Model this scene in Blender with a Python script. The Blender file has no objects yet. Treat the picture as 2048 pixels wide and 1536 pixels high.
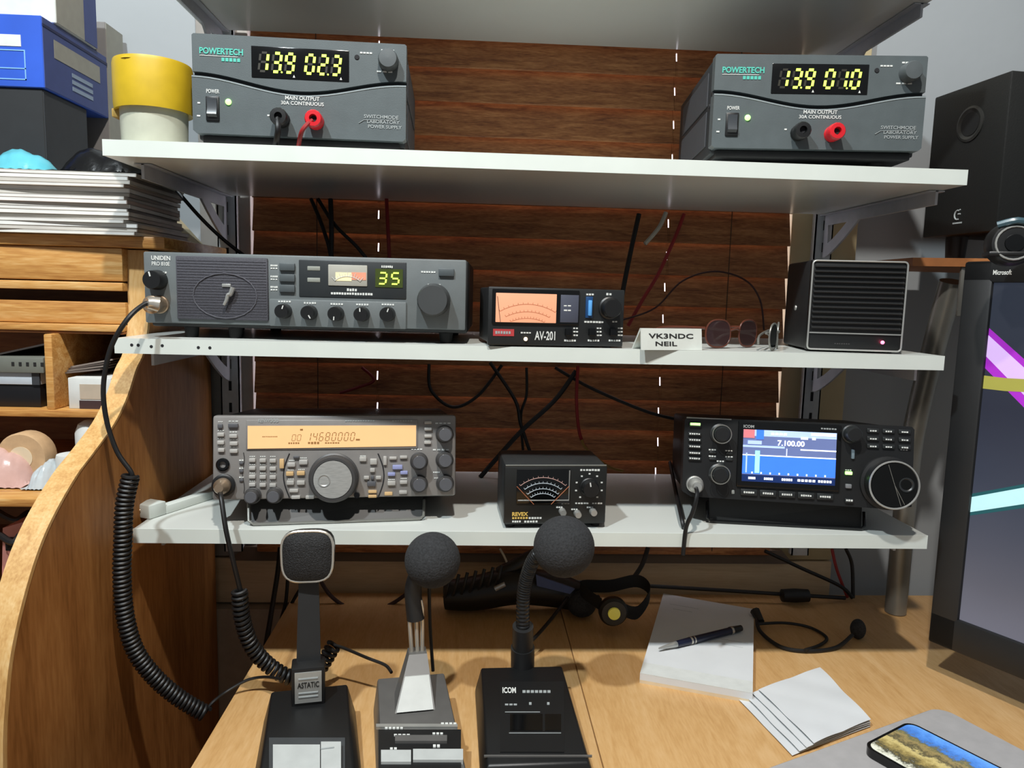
import bpy, bmesh, math, random
from mathutils import Vector, Matrix, Euler
R = math.radians
random.seed(11)
scene = bpy.context.scene
col = scene.collection

# ---------------------------------------------------------------- camera
CAM = Vector((-0.0738, -0.7869, 0.0546))
YAW, PITCH, ROLL, FPX = R(3.05), R(6.93), R(1.46), 1480.0
_f = Vector((math.sin(YAW) * math.cos(PITCH), math.cos(YAW) * math.cos(PITCH), -math.sin(PITCH)))
_r = Vector((math.cos(YAW), -math.sin(YAW), 0))
_u = _r.cross(_f)
CR = _r * math.cos(ROLL) + _u * math.sin(ROLL)
CU = -_r * math.sin(ROLL) + _u * math.cos(ROLL)
cd = bpy.data.cameras.new('camera')
cd.sensor_fit = 'HORIZONTAL'; cd.sensor_width = 36.0; cd.lens = FPX / 2048 * 36.0
cd.clip_start = 0.02; cd.clip_end = 50
cam = bpy.data.objects.new('camera', cd); col.objects.link(cam)
m = Matrix((CR, CU, -_f)).transposed().to_4x4(); m.translation = CAM
cam.matrix_world = m
scene.camera = cam

# ---------------------------------------------------------------- world, lights, exposure
w = bpy.data.worlds.new('world'); scene.world = w; w.use_nodes = True
bg = w.node_tree.nodes['Background']
bg.inputs[0].default_value = (0.90, 0.95, 1.0, 1); bg.inputs[1].default_value = 0.205

def lamp(name, loc, target, watts, rgb, size):
    l = bpy.data.lights.new(name, 'AREA'); l.shape = 'DISK'; l.size = size
    l.energy = watts; l.color = rgb
    o = bpy.data.objects.new(name, l); col.objects.link(o); o.location = loc
    o.rotation_euler = (Vector(target) - Vector(loc)).to_track_quat('-Z', 'Y').to_euler()
    return o
lamp('ceiling_lamp', (-0.05, -0.75, 1.22), (0.05, 0.0, -0.1), 18, (1.0, 0.94, 0.87), 0.05)
lamp('room_lamp', (-0.62, -0.82, 1.25), (0, 0.0, 0), 22, (0.87, 0.96, 1.0), 0.06)

vs = scene.view_settings
vs.view_transform = 'Standard'; vs.look = 'None'; vs.gamma = 1.0; vs.use_curve_mapping = False
vs.exposure = 0.06

# ---------------------------------------------------------------- helpers
def at(px, py, ax, val):
    d = _f + CR * ((px - 1024) / FPX) - CU * ((py - 768) / FPX)
    i = 'xyz'.index(ax)
    return CAM + d * ((val - CAM[i]) / d[i])

def lin(h):
    h = h.lstrip('#')
    c = [int(h[i:i + 2], 16) / 255 for i in (0, 2, 4)]
    return tuple(((x / 12.92) if x <= 0.04045 else ((x + 0.055) / 1.055) ** 2.4) for x in c) + (1,)

MATS = {}
def mat(name, h, rough=0.5, metal=0.0, emit=None, es=1.0, vary=0.0, vscale=60.0, bump=0.0, bscale=400.0, coat=0.0, alpha=None, trans=0.0, stretch=(1, 1, 1)):
    if name in MATS: return MATS[name]
    mt = bpy.data.materials.new(name); mt.use_nodes = True
    nt = mt.node_tree; p = nt.nodes['Principled BSDF']
    c = lin(h)
    p.inputs['Base Color'].default_value = c
    p.inputs['Roughness'].default_value = rough
    p.inputs['Metallic'].default_value = metal
    p.inputs['Coat Weight'].default_value = coat
    if trans: p.inputs['Transmission Weight'].default_value = trans
    if alpha is not None: p.inputs['Alpha'].default_value = alpha
    if emit:
        p.inputs['Emission Color'].default_value = lin(emit); p.inputs['Emission Strength'].default_value = es
    tc = nt.nodes.new('ShaderNodeTexCoord'); mp = nt.nodes.new('ShaderNodeMapping')
    mp.inputs['Scale'].default_value = stretch
    nt.links.new(tc.outputs['Object'], mp.inputs['Vector'])
    if vary <= 0: vary = 0.06
    n = nt.nodes.new('ShaderNodeTexNoise'); n.inputs['Scale'].default_value = vscale; n.inputs['Detail'].default_value = 4
    nt.links.new(mp.outputs[0], n.inputs['Vector'])
    cr = nt.nodes.new('ShaderNodeValToRGB')
    cr.color_ramp.elements[0].position = 0.3; cr.color_ramp.elements[1].position = 0.7
    cr.color_ramp.elements[0].color = tuple(max(0, x * (1 - vary)) for x in c[:3]) + (1,)
    cr.color_ramp.elements[1].color = tuple(min(1, x * (1 + vary)) for x in c[:3]) + (1,)
    nt.links.new(n.outputs['Fac'], cr.inputs[0]); nt.links.new(cr.outputs[0], p.inputs['Base Color'])
    if bump:
        n2 = nt.nodes.new('ShaderNodeTexNoise'); n2.inputs['Scale'].default_value = bscale; n2.inputs['Detail'].default_value = 3
        nt.links.new(mp.outputs[0], n2.inputs['Vector'])
        b = nt.nodes.new('ShaderNodeBump'); b.inputs['Strength'].default_value = bump; b.inputs['Distance'].default_value = 0.001
        nt.links.new(n2.outputs['Fac'], b.inputs['Height']); nt.links.new(b.outputs[0], p.inputs['Normal'])
    MATS[name] = mt
    return mt

def wood(name, h0, h1, h2, scale=(1, 1, 1), rough=0.4, coat=0.0, freq=9.0, spec=0.5):
    mt = bpy.data.materials.new(name); mt.use_nodes = True
    nt = mt.node_tree; N = nt.nodes.new; L = nt.links.new; p = nt.nodes['Principled BSDF']
    tc = N('ShaderNodeTexCoord'); oi = N('ShaderNodeObjectInfo')
    ad = N('ShaderNodeVectorMath'); ad.operation = 'ADD'
    sc = N('ShaderNodeVectorMath'); sc.operation = 'SCALE'; sc.inputs[0].default_value = (3.1, 2.3, 1.7)
    L(oi.outputs['Random'], sc.inputs['Scale']); L(tc.outputs['Object'], ad.inputs[0]); L(sc.outputs[0], ad.inputs[1])
    mp = N('ShaderNodeMapping'); mp.inputs['Scale'].default_value = scale; L(ad.outputs[0], mp.inputs['Vector'])
    n1 = N('ShaderNodeTexNoise'); n1.inputs['Scale'].default_value = freq; n1.inputs['Detail'].default_value = 6; n1.inputs['Distortion'].default_value = 1.2
    n2 = N('ShaderNodeTexNoise'); n2.inputs['Scale'].default_value = freq * 9; n2.inputs['Detail'].default_value = 5
    L(mp.outputs[0], n1.inputs['Vector']); L(mp.outputs[0], n2.inputs['Vector'])
    mx = N('ShaderNodeMath'); mx.operation = 'MULTIPLY_ADD'; mx.inputs[1].default_value = 0.45
    L(n2.outputs['Fac'], mx.inputs[0])
    m2 = N('ShaderNodeMath'); m2.operation = 'MULTIPLY'; m2.inputs[1].default_value = 0.62
    L(n1.outputs['Fac'], m2.inputs[0]); L(m2.outputs[0], mx.inputs[2])
    cr = N('ShaderNodeValToRGB'); e = cr.color_ramp.elements
    e[0].position = 0.36; e[0].color = lin(h0); e[1].position = 0.70; e[1].color = lin(h2)
    k = e.new(0.53); k.color = lin(h1)
    L(mx.outputs[0], cr.inputs[0]); L(cr.outputs[0], p.inputs['Base Color'])
    p.inputs['Specular IOR Level'].default_value = spec
    p.inputs['Roughness'].default_value = rough; p.inputs['Coat Weight'].default_value = coat; p.inputs['Coat Roughness'].default_value = 0.25
    b = N('ShaderNodeBump'); b.inputs['Strength'].default_value = 0.15; b.inputs['Distance'].default_value = 0.0006
    L(mx.outputs[0], b.inputs['Height']); L(b.outputs[0], p.inputs['Normal'])
    MATS[name] = mt
    return mt

def spline(pts, n=8, closed=False):
    P = [Vector(p) for p in pts]; out = []; N = len(P)
    rng = N if closed else N - 1
    for i in range(rng):
        if closed: a, b, c, d = P[(i - 1) % N], P[i], P[(i + 1) % N], P[(i + 2) % N]
        else: a, b, c, d = P[max(i - 1, 0)], P[i], P[i + 1], P[min(i + 2, N - 1)]
        for k in range(n):
            t = k / n
            out.append(0.5 * ((2 * b) + (c - a) * t + (2 * a - 5 * b + 4 * c - d) * t * t + (3 * b - a - 3 * c + d) * t ** 3))
    if not closed: out.append(P[-1])
    return out

def frames(P, closed=False):
    T = []
    n = len(P)
    for i in range(n):
        a = P[(i - 1) % n] if (closed or i > 0) else P[i]; c = P[(i + 1) % n] if (closed or i < n - 1) else P[i]
        t = c - a
        T.append(t.normalized() if t.length > 1e-9 else Vector((0, 0, 1)))
    up = Vector((0, 0, 1)) if abs(T[0].z) < 0.9 else Vector((1, 0, 0))
    nrm = (up - T[0] * up.dot(T[0])).normalized()
    out = []
    for i in range(n):
        nrm = (nrm - T[i] * nrm.dot(T[i]))
        nrm = nrm.normalized() if nrm.length > 1e-6 else T[i].orthogonal().normalized()
        out.append((T[i], nrm, T[i].cross(nrm)))
    return out

def coil(path, rad, turns, spt=12):
    P = spline(path, 40); Fm = frames(P)
    ln = [0]
    for i in range(1, len(P)): ln.append(ln[-1] + (P[i] - P[i - 1]).length)
    out = []; N = int(turns * spt); j = 0
    for k in range(N + 1):
        s = ln[-1] * k / N
        while j < len(P) - 2 and ln[j + 1] < s: j += 1
        t = (s - ln[j]) / max(1e-9, ln[j + 1] - ln[j])
        c = P[j].lerp(P[j + 1], t); a = 2 * math.pi * k / spt
        out.append(c + Fm[j][1] * (rad * math.cos(a)) + Fm[j][2] * (rad * math.sin(a)))
    return out

class MB:
    def __init__(s): s.bm = bmesh.new()
    def box(s, x0, x1, y0, y1, z0, z1, bev=0.0, seg=2, M=None):
        r = bmesh.ops.create_cube(s.bm, size=1.0)
        vs_ = r['verts']
        for v in vs_:
            v.co = Vector((x0 + (v.co.x + .5) * (x1 - x0), y0 + (v.co.y + .5) * (y1 - y0), z0 + (v.co.z + .5) * (z1 - z0)))
        if bev > 0:
            ed = list({e for v in vs_ for e in v.link_edges})
            rr = bmesh.ops.bevel(s.bm, geom=ed, offset=bev, segments=seg, affect='EDGES', profile=0.5)
            vs_ = list({v for f in rr['faces'] for v in f.verts} | {v for v in vs_ if v.is_valid})
        if M is not None:
            for v in vs_: v.co = M @ v.co
        return s
    def ring_grid(s, rings, cap=True, closed=False):
        V = [[s.bm.verts.new(p) for p in rg] for rg in rings]
        n = len(V[0]); N = len(V)
        for i in range(N if closed else N - 1):
            A, B = V[i], V[(i + 1) % N]
            for k in range(n):
                try: s.bm.faces.new((A[k], A[(k + 1) % n], B[(k + 1) % n], B[k]))
                except ValueError: pass
        if cap and not closed:
            try: s.bm.faces.new(list(reversed(V[0]))); s.bm.faces.new(V[-1])
            except ValueError: pass
        return s
    def tube(s, pts, r, seg=8, closed=False, sm=0):
        P = spline(pts, sm, closed) if sm else [Vector(p) for p in pts]
        Fm = frames(P, closed); rings = []
        for i, p in enumerate(P):
            rr = r(i / (len(P) - 1)) if callable(r) else r
            rings.append([p + Fm[i][1] * (rr * math.cos(2 * math.pi * k / seg)) + Fm[i][2] * (rr * math.sin(2 * math.pi * k / seg)) for k in range(seg)])
        return s.ring_grid(rings, True, closed)
    def lathe(s, prof, c=(0, 0, 0), axis='y', seg=28, M=None):
        """prof: list of (radius, offset along axis)"""
        c = Vector(c); rings = []
        for (r, h) in prof:
            rg = []
            for k in range(seg):
                a = 2 * math.pi * k / seg; u, v = r * math.cos(a), r * math.sin(a)
                q = {'y': Vector((u, h, v)), 'z': Vector((u, -v, h)), 'x': Vector((h, u, v))}[axis]
                q = c + (M @ q if M is not None else q)
                rg.append(q)
            rings.append(rg)
        return s.ring_grid(rings)
    def prism(s, poly, axis, a, b):
        def P(q, h):
            return {'x': (h, q[0], q[1]), 'y': (q[0], h, q[1]), 'z': (q[0], q[1], h)}[axis]
        A = [s.bm.verts.new(P(q, a)) for q in poly]; B = [s.bm.verts.new(P(q, b)) for q in poly]
        n = len(poly)
        s.bm.faces.new(A); s.bm.faces.new(list(reversed(B)))
        for i in range(n): s.bm.faces.new((A[i], B[i], B[(i + 1) % n], A[(i + 1) % n]))
        return s
    def hexa(s, bot, top):
        A = [s.bm.verts.new(p) for p in bot]; B = [s.bm.verts.new(p) for p in top]; n = len(A)
        s.bm.faces.new(list(reversed(A))); s.bm.faces.new(B)
        for i in range(n): s.bm.faces.new((A[i], A[(i + 1) % n], B[(i + 1) % n], B[i]))
        return s
    def sphere(s, c, r, sc=(1, 1, 1), u=28, v=16):
        rr = bmesh.ops.create_uvsphere(s.bm, u_segments=u, v_segments=v, radius=r)
        for q in rr['verts']: q.co = Vector((c[0] + q.co.x * sc[0], c[1] + q.co.y * sc[1], c[2] + q.co.z * sc[2]))
        return s
    def quad(s, a, b, c, d):
        s.bm.faces.new([s.bm.verts.new(p) for p in (a, b, c, d)]); return s
    def grid(s, fn, nu, nv, thick=None):
        V = [[s.bm.verts.new(fn(i / nu, j / nv)) for j in range(nv + 1)] for i in range(nu + 1)]
        for i in range(nu):
            for j in range(nv): s.bm.faces.new((V[i][j], V[i + 1][j], V[i + 1][j + 1], V[i][j + 1]))
        if thick:
            bmesh.ops.recalc_face_normals(s.bm, faces=s.bm.faces)
            bmesh.ops.solidify(s.bm, geom=list(s.bm.faces), thickness=thick)
        return s
    def build(s, name, mt, parent=None, origin=None, angle=35):
        bmesh.ops.recalc_face_normals(s.bm, faces=s.bm.faces)
        me = bpy.data.meshes.new(name)
        if origin is not None:
            for v in s.bm.verts: v.co -= Vector(origin)
        s.bm.to_mesh(me); s.bm.free()
        me.polygons.foreach_set('use_smooth', [True] * len(me.polygons)); me.set_sharp_from_angle(angle=R(angle))
        if mt: me.materials.append(mt if not isinstance(mt, str) else MATS[mt])
        o = bpy.data.objects.new(name, me); col.objects.link(o)
        if parent: o.parent = parent
        if origin is not None: o.location = origin
        return o

def tag(o, label=None, cat=None, group=None, kind=None):
    if label: o['label'] = label
    if cat: o['category'] = cat
    if group: o['group'] = group
    if kind: o['kind'] = kind
    return o
def empty(name, loc, label=None, cat=None, group=None, rz=0, rx=0):
    o = bpy.data.objects.new(name, None); col.objects.link(o); o.empty_display_size = 0.02
    o.location = loc; o.rotation_euler = (rx, 0, rz)
    return tag(o, label, cat, group)
def bxo(name, mt, parent, *a, bev=0.0, seg=2):
    return MB().box(*a, bev=bev, seg=seg).build(name, mt, parent)

_tc = {}
def text_geo(s_, bold=0.0):
    if (s_, bold) in _tc: return _tc[(s_, bold)]
    cu = bpy.data.curves.new('t', 'FONT'); cu.body = s_; cu.resolution_u = 3; cu.offset = bold
    ob = bpy.data.objects.new('t', cu); col.objects.link(ob)
    bpy.context.view_layer.update()
    me = ob.evaluated_get(bpy.context.evaluated_depsgraph_get()).to_mesh()
    vs_ = [v.co.copy() for v in me.vertices]; fs = [tuple(p.vertices) for p in me.polygons]
    bpy.data.objects.remove(ob); bpy.data.curves.remove(cu)
    xs = [v.x for v in vs_]; ys = [v.y for v in vs_]
    x0, x1, y0, y1 = min(xs), max(xs), min(ys), max(ys)
    vs_ = [((v.x - x0) / (x1 - x0), (v.y - y0) / (y1 - y0)) for v in vs_]
    _tc[(s_, bold)] = (vs_, fs)
    return vs_, fs
def text_on(s_, fn, mt, parent, name='lettering', bold=0.0):
    """fn maps (0..1, 0..1) of the text box to a point"""
    vs_, fs = text_geo(s_, bold)
    me = bpy.data.meshes.new(name); me.from_pydata([tuple(fn(a, b)) for a, b in vs_], [], fs)
    me.materials.append(MATS[mt] if isinstance(mt, str) else mt)
    o = bpy.data.objects.new(name, me); col.objects.link(o); o.parent = parent
    return o

class Dev:
    """a device whose front panel is the local plane y = 0 (x right, z up)"""
    def __init__(s, name, loc, yaw, tilt, wd, ht, label, cat, group=None):
        s.o = empty(name, loc, label, cat, group, R(yaw), R(tilt)); s.w, s.h = wd, ht
        s.M = Matrix.Translation(loc) @ Euler((R(tilt), 0, R(yaw))).to_matrix().to_4x4(); s.Mi = s.M.inverted()
        s.mk = {}
    def uv(s, px, py, y=0.0):
        d = _f + CR * ((px - 1024) / FPX) - CU * ((py - 768) / FPX)
        c = s.Mi @ CAM; dl = s.Mi.to_3x3() @ d
        q = c + dl * ((y - c.y) / dl.y)
        return q.x, q.z
    def loc(s, p): return s.Mi @ Vector(p)
    def rect(s, a, y=0.0):
        """pixel rect (x0,y0,x1,y1) -> local x0,x1,z0,z1 (mean of the corners)"""
        xa = [s.uv(a[0], a[1], y), s.uv(a[2], a[1], y), s.uv(a[2], a[3], y), s.uv(a[0], a[3], y)]
        return (xa[0][0] + xa[3][0]) / 2, (xa[1][0] + xa[2][0]) / 2, (xa[2][1] + xa[3][1]) / 2, (xa[0][1] + xa[1][1]) / 2
    def crect(s, px, py, wpx, hpx):
        x, z = s.uv(px, py); k = s.k(px, py)
        return x - wpx * k / 2, x + wpx * k / 2, z - hpx * k / 2, z + hpx * k / 2
    def k(s, px, py):
        a = s.uv(px, py); b = s.uv(px + 10, py)
        return math.hypot(a[0] - b[0], a[1] - b[1]) / 10
    def plate(s, name, mt, a, y0, y1, bev=0.0, parent=None, c=True):
        x0, x1, z0, z1 = s.rect(a)
        return bxo(name, mt, parent or s.o, x0, x1, y0, y1, z0, z1, bev=bev)
    def button(s, px, py, wp, hp, mt, d=0.003, bev=0.0008, name='button', parent=None, y=0.0):
        x0, x1, z0, z1 = s.crect(px, py, wp, hp)
        return bxo(name, mt, parent or s.o, x0, x1, y - d, y + 0.001, z0, z1, bev=bev)
    def knob(s, px, py, rp, mt, d=0.012, ang=None, pm='print_white', y=0.0, skirt=1.0, name='knob', cap=None):
        x, z = s.uv(px, py); r = rp * s.k(px, py)
        o = MB().lathe([(0.0, 0.001), (r * skirt, 0.001), (r * skirt, -d * .12), (r, -d * .2), (r * .93, -d * .9), (r * .86, -d), (0.0005, -d)], (x, y, z), 'y', 28).build(name, mt, s.o)
        if ang is not None:
            a = R(ang); M = Matrix.Translation((x, y - d, z)) @ Matrix.Rotation(-a, 4, 'Y')
            MB().box(-r * .07, r * .07, -.0004, .0003, r * .35, r * .82, M=M).build('pointer', pm, o)
        if cap:
            MB().lathe([(0.0, 0), (r * .8, 0), (r * .74, -.0008), (0.0005, -.0008)], (x, y - d, z), 'y', 28).build('knob_cap', cap, o)
        return o
    def text(s, t, a, mt='print_white', y=-0.0005, name='lettering', bold=0.0, parent=None, pxspace=True):
        p = [s.uv(a[0], a[3]), s.uv(a[2], a[3]), s.uv(a[0], a[1])]
        o0 = Vector((p[0][0], 0, p[0][1])); ux = Vector((p[1][0] - p[0][0], 0, 0)); uz = Vector((0, 0, p[2][1] - p[0][1]))
        return text_on(t, lambda u, v: o0 + ux * u + uz * v + Vector((0, y, 0)), mt, parent or s.o, name, bold)
    def marks(s, a, n, mt='print_white', y=-0.0005):
        """a line of print too small to read: a row of little bars"""
        x0, x1, z0, z1 = s.rect(a); b = s.mk.setdefault(mt, MB())
        tot = x1 - x0; x = x0
        for i in range(n):
            wd = tot / n
            b.box(x + wd * .08, x + wd * random.uniform(.7, .9), y, y + .0006, z0 + (z1 - z0) * random.uniform(0, .12), z1 - (z1 - z0) * random.uniform(0, .12))
            x += wd
        return s
    def end(s):
        for mt, b in s.mk.items(): tag(b.build('fine_print', mt, s.o), kind='stuff')

SEG = {'0': 'abcdef', '1': 'bc', '2': 'abged', '3': 'abgcd', '4': 'fgbc', '5': 'afgcd', '6': 'afgedc', '7': 'abc', '8': 'abcdefg', '9': 'abcdfg', ' ': ''}
def seg7(mb, ch, x, z, w_, h_, t, y0, y1, slant=0.12, invert=False):
    on = SEG[ch]
    S = {'a': (0, h_, w_, h_), 'd': (0, 0, w_, 0), 'g': (0, h_ / 2, w_, h_ / 2), 'f': (0, h_ / 2, 0, h_), 'e': (0, 0, 0, h_ / 2), 'b': (w_, h_ / 2, w_, h_), 'c': (w_, 0, w_, h_ / 2)}
    for k, (xa, za, xb, zb) in S.items():
        if (k in on) == invert: continue
        g = t * .62
        if za == zb: q = [(xa + g, za - t / 2), (xb - g, za - t / 2), (xb - g, za + t / 2), (xa + g, za + t / 2)]
        else: q = [(xa - t / 2, za + g), (xa + t / 2, za + g), (xa + t / 2, zb - g), (xa - t / 2, zb - g)]
        mb.prism([(x + a + slant * b_, z + b_) for a, b_ in q], 'y', y0, y1)

# ---------------------------------------------------------------- materials
mat('white_board', '#cfd3ce', 0.26, vary=.02, vscale=8)
mat('white_edge', '#d2d9d3', 0.4, vary=.03, vscale=20)
mat('plaster', '#a0a5a8', 0.9, vary=.04, vscale=5, bump=.25, bscale=60)
mat('cream_paint', '#b9aa86', 0.6, vary=.08, vscale=15)
mat('white_metal', '#c3c8cc', 0.4, 0.0)
mat('bracket_grey', '#adb1b7', 0.4, .0)
mat('slot_dark', '#15161a', 0.8)
mat('print_white', '#d5d8d4', 0.6); mat('print_dark', '#1a1a1a', 0.6); mat('print_teal', '#4fb5a4', 0.5); mat('print_gold', '#d9b65e', 0.45); mat('print_grey', '#9aa0a0', 0.6)
mat('black_plastic', '#141516', 0.42, bump=.05); mat('black_satin', '#1d1e1f', 0.5, bump=.05); mat('black_gloss', '#0b0c0d', 0.12)
mat('dark_void', '#050505', 0.9)
mat('rubber', '#121212', 0.75)
mat('psu_grey', '#50585a', 0.45, bump=.1, bscale=900); mat('psu_black', '#23272a', 0.5); mat('psu_side', '#3a3c40', 0.6)
mat('uniden_grey', '#676d6e', 0.45, bump=.08, bscale=900); mat('uniden_dark', '#2c3032', 0.4); mat('uniden_button', '#4c5356', 0.45); mat('grille_cloth', '#46464d', 0.75, vary=.2, vscale=900, bump=.4, bscale=900)
mat('ken_grey', '#878481', 0.36, .15, bump=.05, bscale=900); mat('ken_dark', '#3d3c3c', 0.45); mat('ken_button', '#b5b3ae', 0.35, .2); mat('ken_button_dark', '#55565a', 0.4); mat('ken_amber', '#c9a878', 0.4); mat('ken_blue', '#8d93bd', 0.4)
mat('chrome', '#cfc9bd', 0.25, .7); mat('silver', '#b9bab6', 0.33, .6); mat('brushed', '#b4b4b0', 0.38, .45, vary=.12, vscale=120, stretch=(1, 1, 6)); mat('dull_steel', '#8c8c86', 0.38, .55, vary=.1, vscale=20)
mat('nickel_brown', '#a8947e', 0.3, .7)
mat('icom_black', '#18191a', 0.42, bump=.05); mat('icom_button', '#26292a', 0.38)
mat('red_plastic', '#c8202a', 0.32); mat('red_wire', '#8f1d1f', 0.5); mat('red_badge', '#b23a3c', 0.5)
mat('cable_black', '#0f0f10', 0.5); mat('cable_white', '#b9b4a6', 0.5); mat('cable_gold', '#8f6b2c', 0.5)
mat('led_off', '#4a453c', 0.6)
mat('led_lime', '#c8e85a', 0.5, emit='#cdf24a', es=2.2); mat('led_green', '#8cf06a', 0.4, emit='#8ff06a', es=4.0); mat('led_red', '#ff7a9a', 0.4, emit='#ff5a80', es=5.0); mat('led_warm', '#ffe0b0', 0.4, emit='#ffdcb0', es=3.0)
mat('lcd_lime_back', '#2f3a08', 0.5, emit='#3c4a06', es=.25)
mat('lcd_amber', '#94704c', 0.4, emit='#ffce92', es=.78); mat('lcd_amber_ink', '#9a6c38', 0.6)
mat('meter_orange', '#94604a', 0.5, emit='#f8ae86', es=.82); mat('meter_ink', '#b06a48', 0.6)
mat('glass', '#ffffff', 0.02, alpha=0.06)
mat('foam', '#2b2c2e', 0.95, vary=.35, vscale=420, bump=1.0, bscale=500)
mat('mic_grey', '#5b5a58', 0.42); mat('mic_light', '#b6bab8', 0.4); mat('mic_white', '#b6b9b5', 0.42)
mat('paper_white', '#d3d6d8', 0.75, vary=.03, vscale=20); mat('paper_cream', '#d9c7a8', 0.8)
mat('pen_navy', '#161c33', 0.3)
mat('laptop_grey', '#b0aeae', 0.45, .1); mat('laptop_rim', '#3c3c3d', 0.4, .2)
mat('yellow_plastic', '#c4a41e', 0.45); mat('translucent', '#c9cbb8', 0.45, trans=.15)
mat('blue_card', '#2a53b8', 0.45, vary=.25, vscale=9); mat('blue_card_side', '#3c4a82', 0.5); mat('black_card', '#33363a', 0.6); mat('grey_card', '#9a9a90', 0.6); mat('white_card', '#cfd2cf', 0.65); mat('label_blue', '#7fb2e0', 0.5)
mat('bag_black', '#0c0c0c', 0.25, bump=.6, bscale=90); mat('bag_teal', '#5fb6c6', 0.2, bump=.5, bscale=90); mat('bag_clear', '#b9c2c6', 0.2, bump=.5, bscale=90)
mat('orange_ply', '#a4693a', 0.55, vary=.1)
mat('pink_plastic', '#c98a80', 0.5); mat('tan_roll', '#c09f78', 0.7, vary=.12, vscale=80)
mat('band_violet', '#8a7a98', 0.4, emit='#d8b4f2', es=.85); mat('band_magenta', '#8a2aa0', 0.4, emit='#8a1ca4', es=.8); mat('band_yellow', '#6a6830', 0.4, emit='#a09c48', es=.8); mat('band_cyan', '#80a0a4', 0.4, emit='#bce8ec', es=.8); mat('band_teal', '#1c4a50', 0.4, emit='#1c4c50', es=.6)
mat('scr_blue', '#2f66d8', 0.4, emit='#3a72f0', es=.95); mat('scr_slate', '#56628a', 0.4, emit='#5d6a98', es=.8); mat('scr_white', '#e8ecf4', 0.4, emit='#e6ebf6', es=1.0); mat('scr_cyan', '#8fe0f0', 0.4, emit='#8fe2f4', es=1.0); mat('scr_navy', '#0e2350', 0.4, emit='#10285e', es=.6); mat('scr_red', '#c06a70', 0.4, emit='#c86e74', es=.8); mat('scr_pale', '#9fb4e4', 0.4, emit='#a2b8ea', es=.8)
mat('daylight', '#ffffff', 0.6, emit='#e8eeff', es=2.6)
mat('lens_brown', '#3b2a2a', 0.08, coat=.6); mat('lens_dark', '#242826', 0.08, coat=.6); mat('tortoise', '#5a2f22', 0.3)
mat('lamp_yellow', '#d8cc5a', 0.35, emit='#d8cc50', es=.12); mat('blue_label', '#3d4c78', 0.5)
mat('under_wall', '#a39583', 0.85, vary=.08)
wood('blind_wood', '#714630', '#a06a44', '#c18a5a', (2.0, 20, 20), .45, freq=6, spec=.3)
wood('pine', '#a56d33', '#c6924f', '#dcb376', (1.0, 9, 12), .42, .15, freq=5)
wood('pine_edge', '#b98a50', '#cfa467', '#dcb982', (9, 9, 1.0), .5, 0, freq=6)
wood('panel_wood', '#85562a', '#a06c3a', '#b27e48', (9, 5, 0.7), .5, .0, freq=5, spec=.2)
wood('desk_veneer', '#bf935c', '#cba16b', '#d3ac79', (7, 1.0, 7), .45, .1, freq=7)
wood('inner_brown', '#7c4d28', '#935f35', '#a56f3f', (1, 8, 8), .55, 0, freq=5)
wood('apron_wood', '#c4aa86', '#d0b894', '#d8c19e', (1, 8, 10), .6, 0, freq=4)

def screen_gradient():
    mt = bpy.data.materials.new('screen_slate'); mt.use_nodes = True; nt = mt.node_tree; N = nt.nodes.new; L = nt.links.new; p = nt.nodes['Principled BSDF']
    tc = N('ShaderNodeTexCoord'); sx = N('ShaderNodeSeparateXYZ'); L(tc.outputs['Generated'], sx.inputs[0])
    cr = N('ShaderNodeValToRGB'); e = cr.color_ramp.elements
    e[0].position = 0; e[0].color = lin('#787886'); e[1].position = 1; e[1].color = lin('#2f3644')
    for ps_, h in ((.18, '#62636f'), (.42, '#434959'), (.7, '#2b3040')): k = e.new(ps_); k.color = lin(h)
    n = N('ShaderNodeTexNoise'); n.inputs['Scale'].default_value = 4; L(tc.outputs['Generated'], n.inputs['Vector'])
    ad = N('ShaderNodeMath'); ad.operation = 'MULTIPLY_ADD'; ad.inputs[1].default_value = .12; L(n.outputs['Fac'], ad.inputs[0]); L(sx.outputs['Z'], ad.inputs[2])
    L(ad.outputs[0], cr.inputs[0]); L(cr.outputs[0], p.inputs['Emission Color']); p.inputs['Emission Strength'].default_value = .8
    p.inputs['Base Color'].default_value = (.01, .01, .012, 1); p.inputs['Roughness'].default_value = .3
    MATS['screen_slate'] = mt
screen_gradient()
# ================================================================ the setting
DESK = -0.40; WALL = 0.335; FLOOR = -1.13
OPX = 0.394; OPZ0 = -0.352; OPZ1 = 0.62
b = MB()
b.box(-1.6, -OPX, WALL, WALL + .12, FLOOR, 1.4); b.box(OPX, 1.6, WALL, WALL + .12, FLOOR, 1.4)
b.box(-OPX, OPX, WALL, WALL + .12, FLOOR, OPZ0); b.box(-OPX, OPX, WALL, WALL + .12, OPZ1, 1.4)
wall = tag(b.build('wall_back', 'plaster'), kind='structure')
tag(MB().box(-1.6, 1.6, -1.6, WALL, FLOOR - .05, FLOOR).build('floor', mat('floor_carpet', '#5a5048', .95, vary=.2, vscale=300, bump=.6)), kind='structure')
# window: daylight pane in a frame, deep in the reveal
win = tag(empty('window_1', (0, WALL + .1, OPZ0)), kind='structure')
bxo('pane', 'daylight', win, -OPX - .0, OPX, .012, .016, 0, OPZ1 - OPZ0)
for a in ((-OPX, -OPX + .006, -.03, .01, 0, OPZ1 - OPZ0), (OPX - .006, OPX, -.03, .01, 0, OPZ1 - OPZ0), (-OPX, OPX, -.03, .01, 0, .03), (-OPX, OPX, -.03, .01, OPZ1 - OPZ0 - .04, OPZ1 - OPZ0)):
    bxo('window_frame', 'cream_paint', win, *a, bev=.001)
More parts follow.
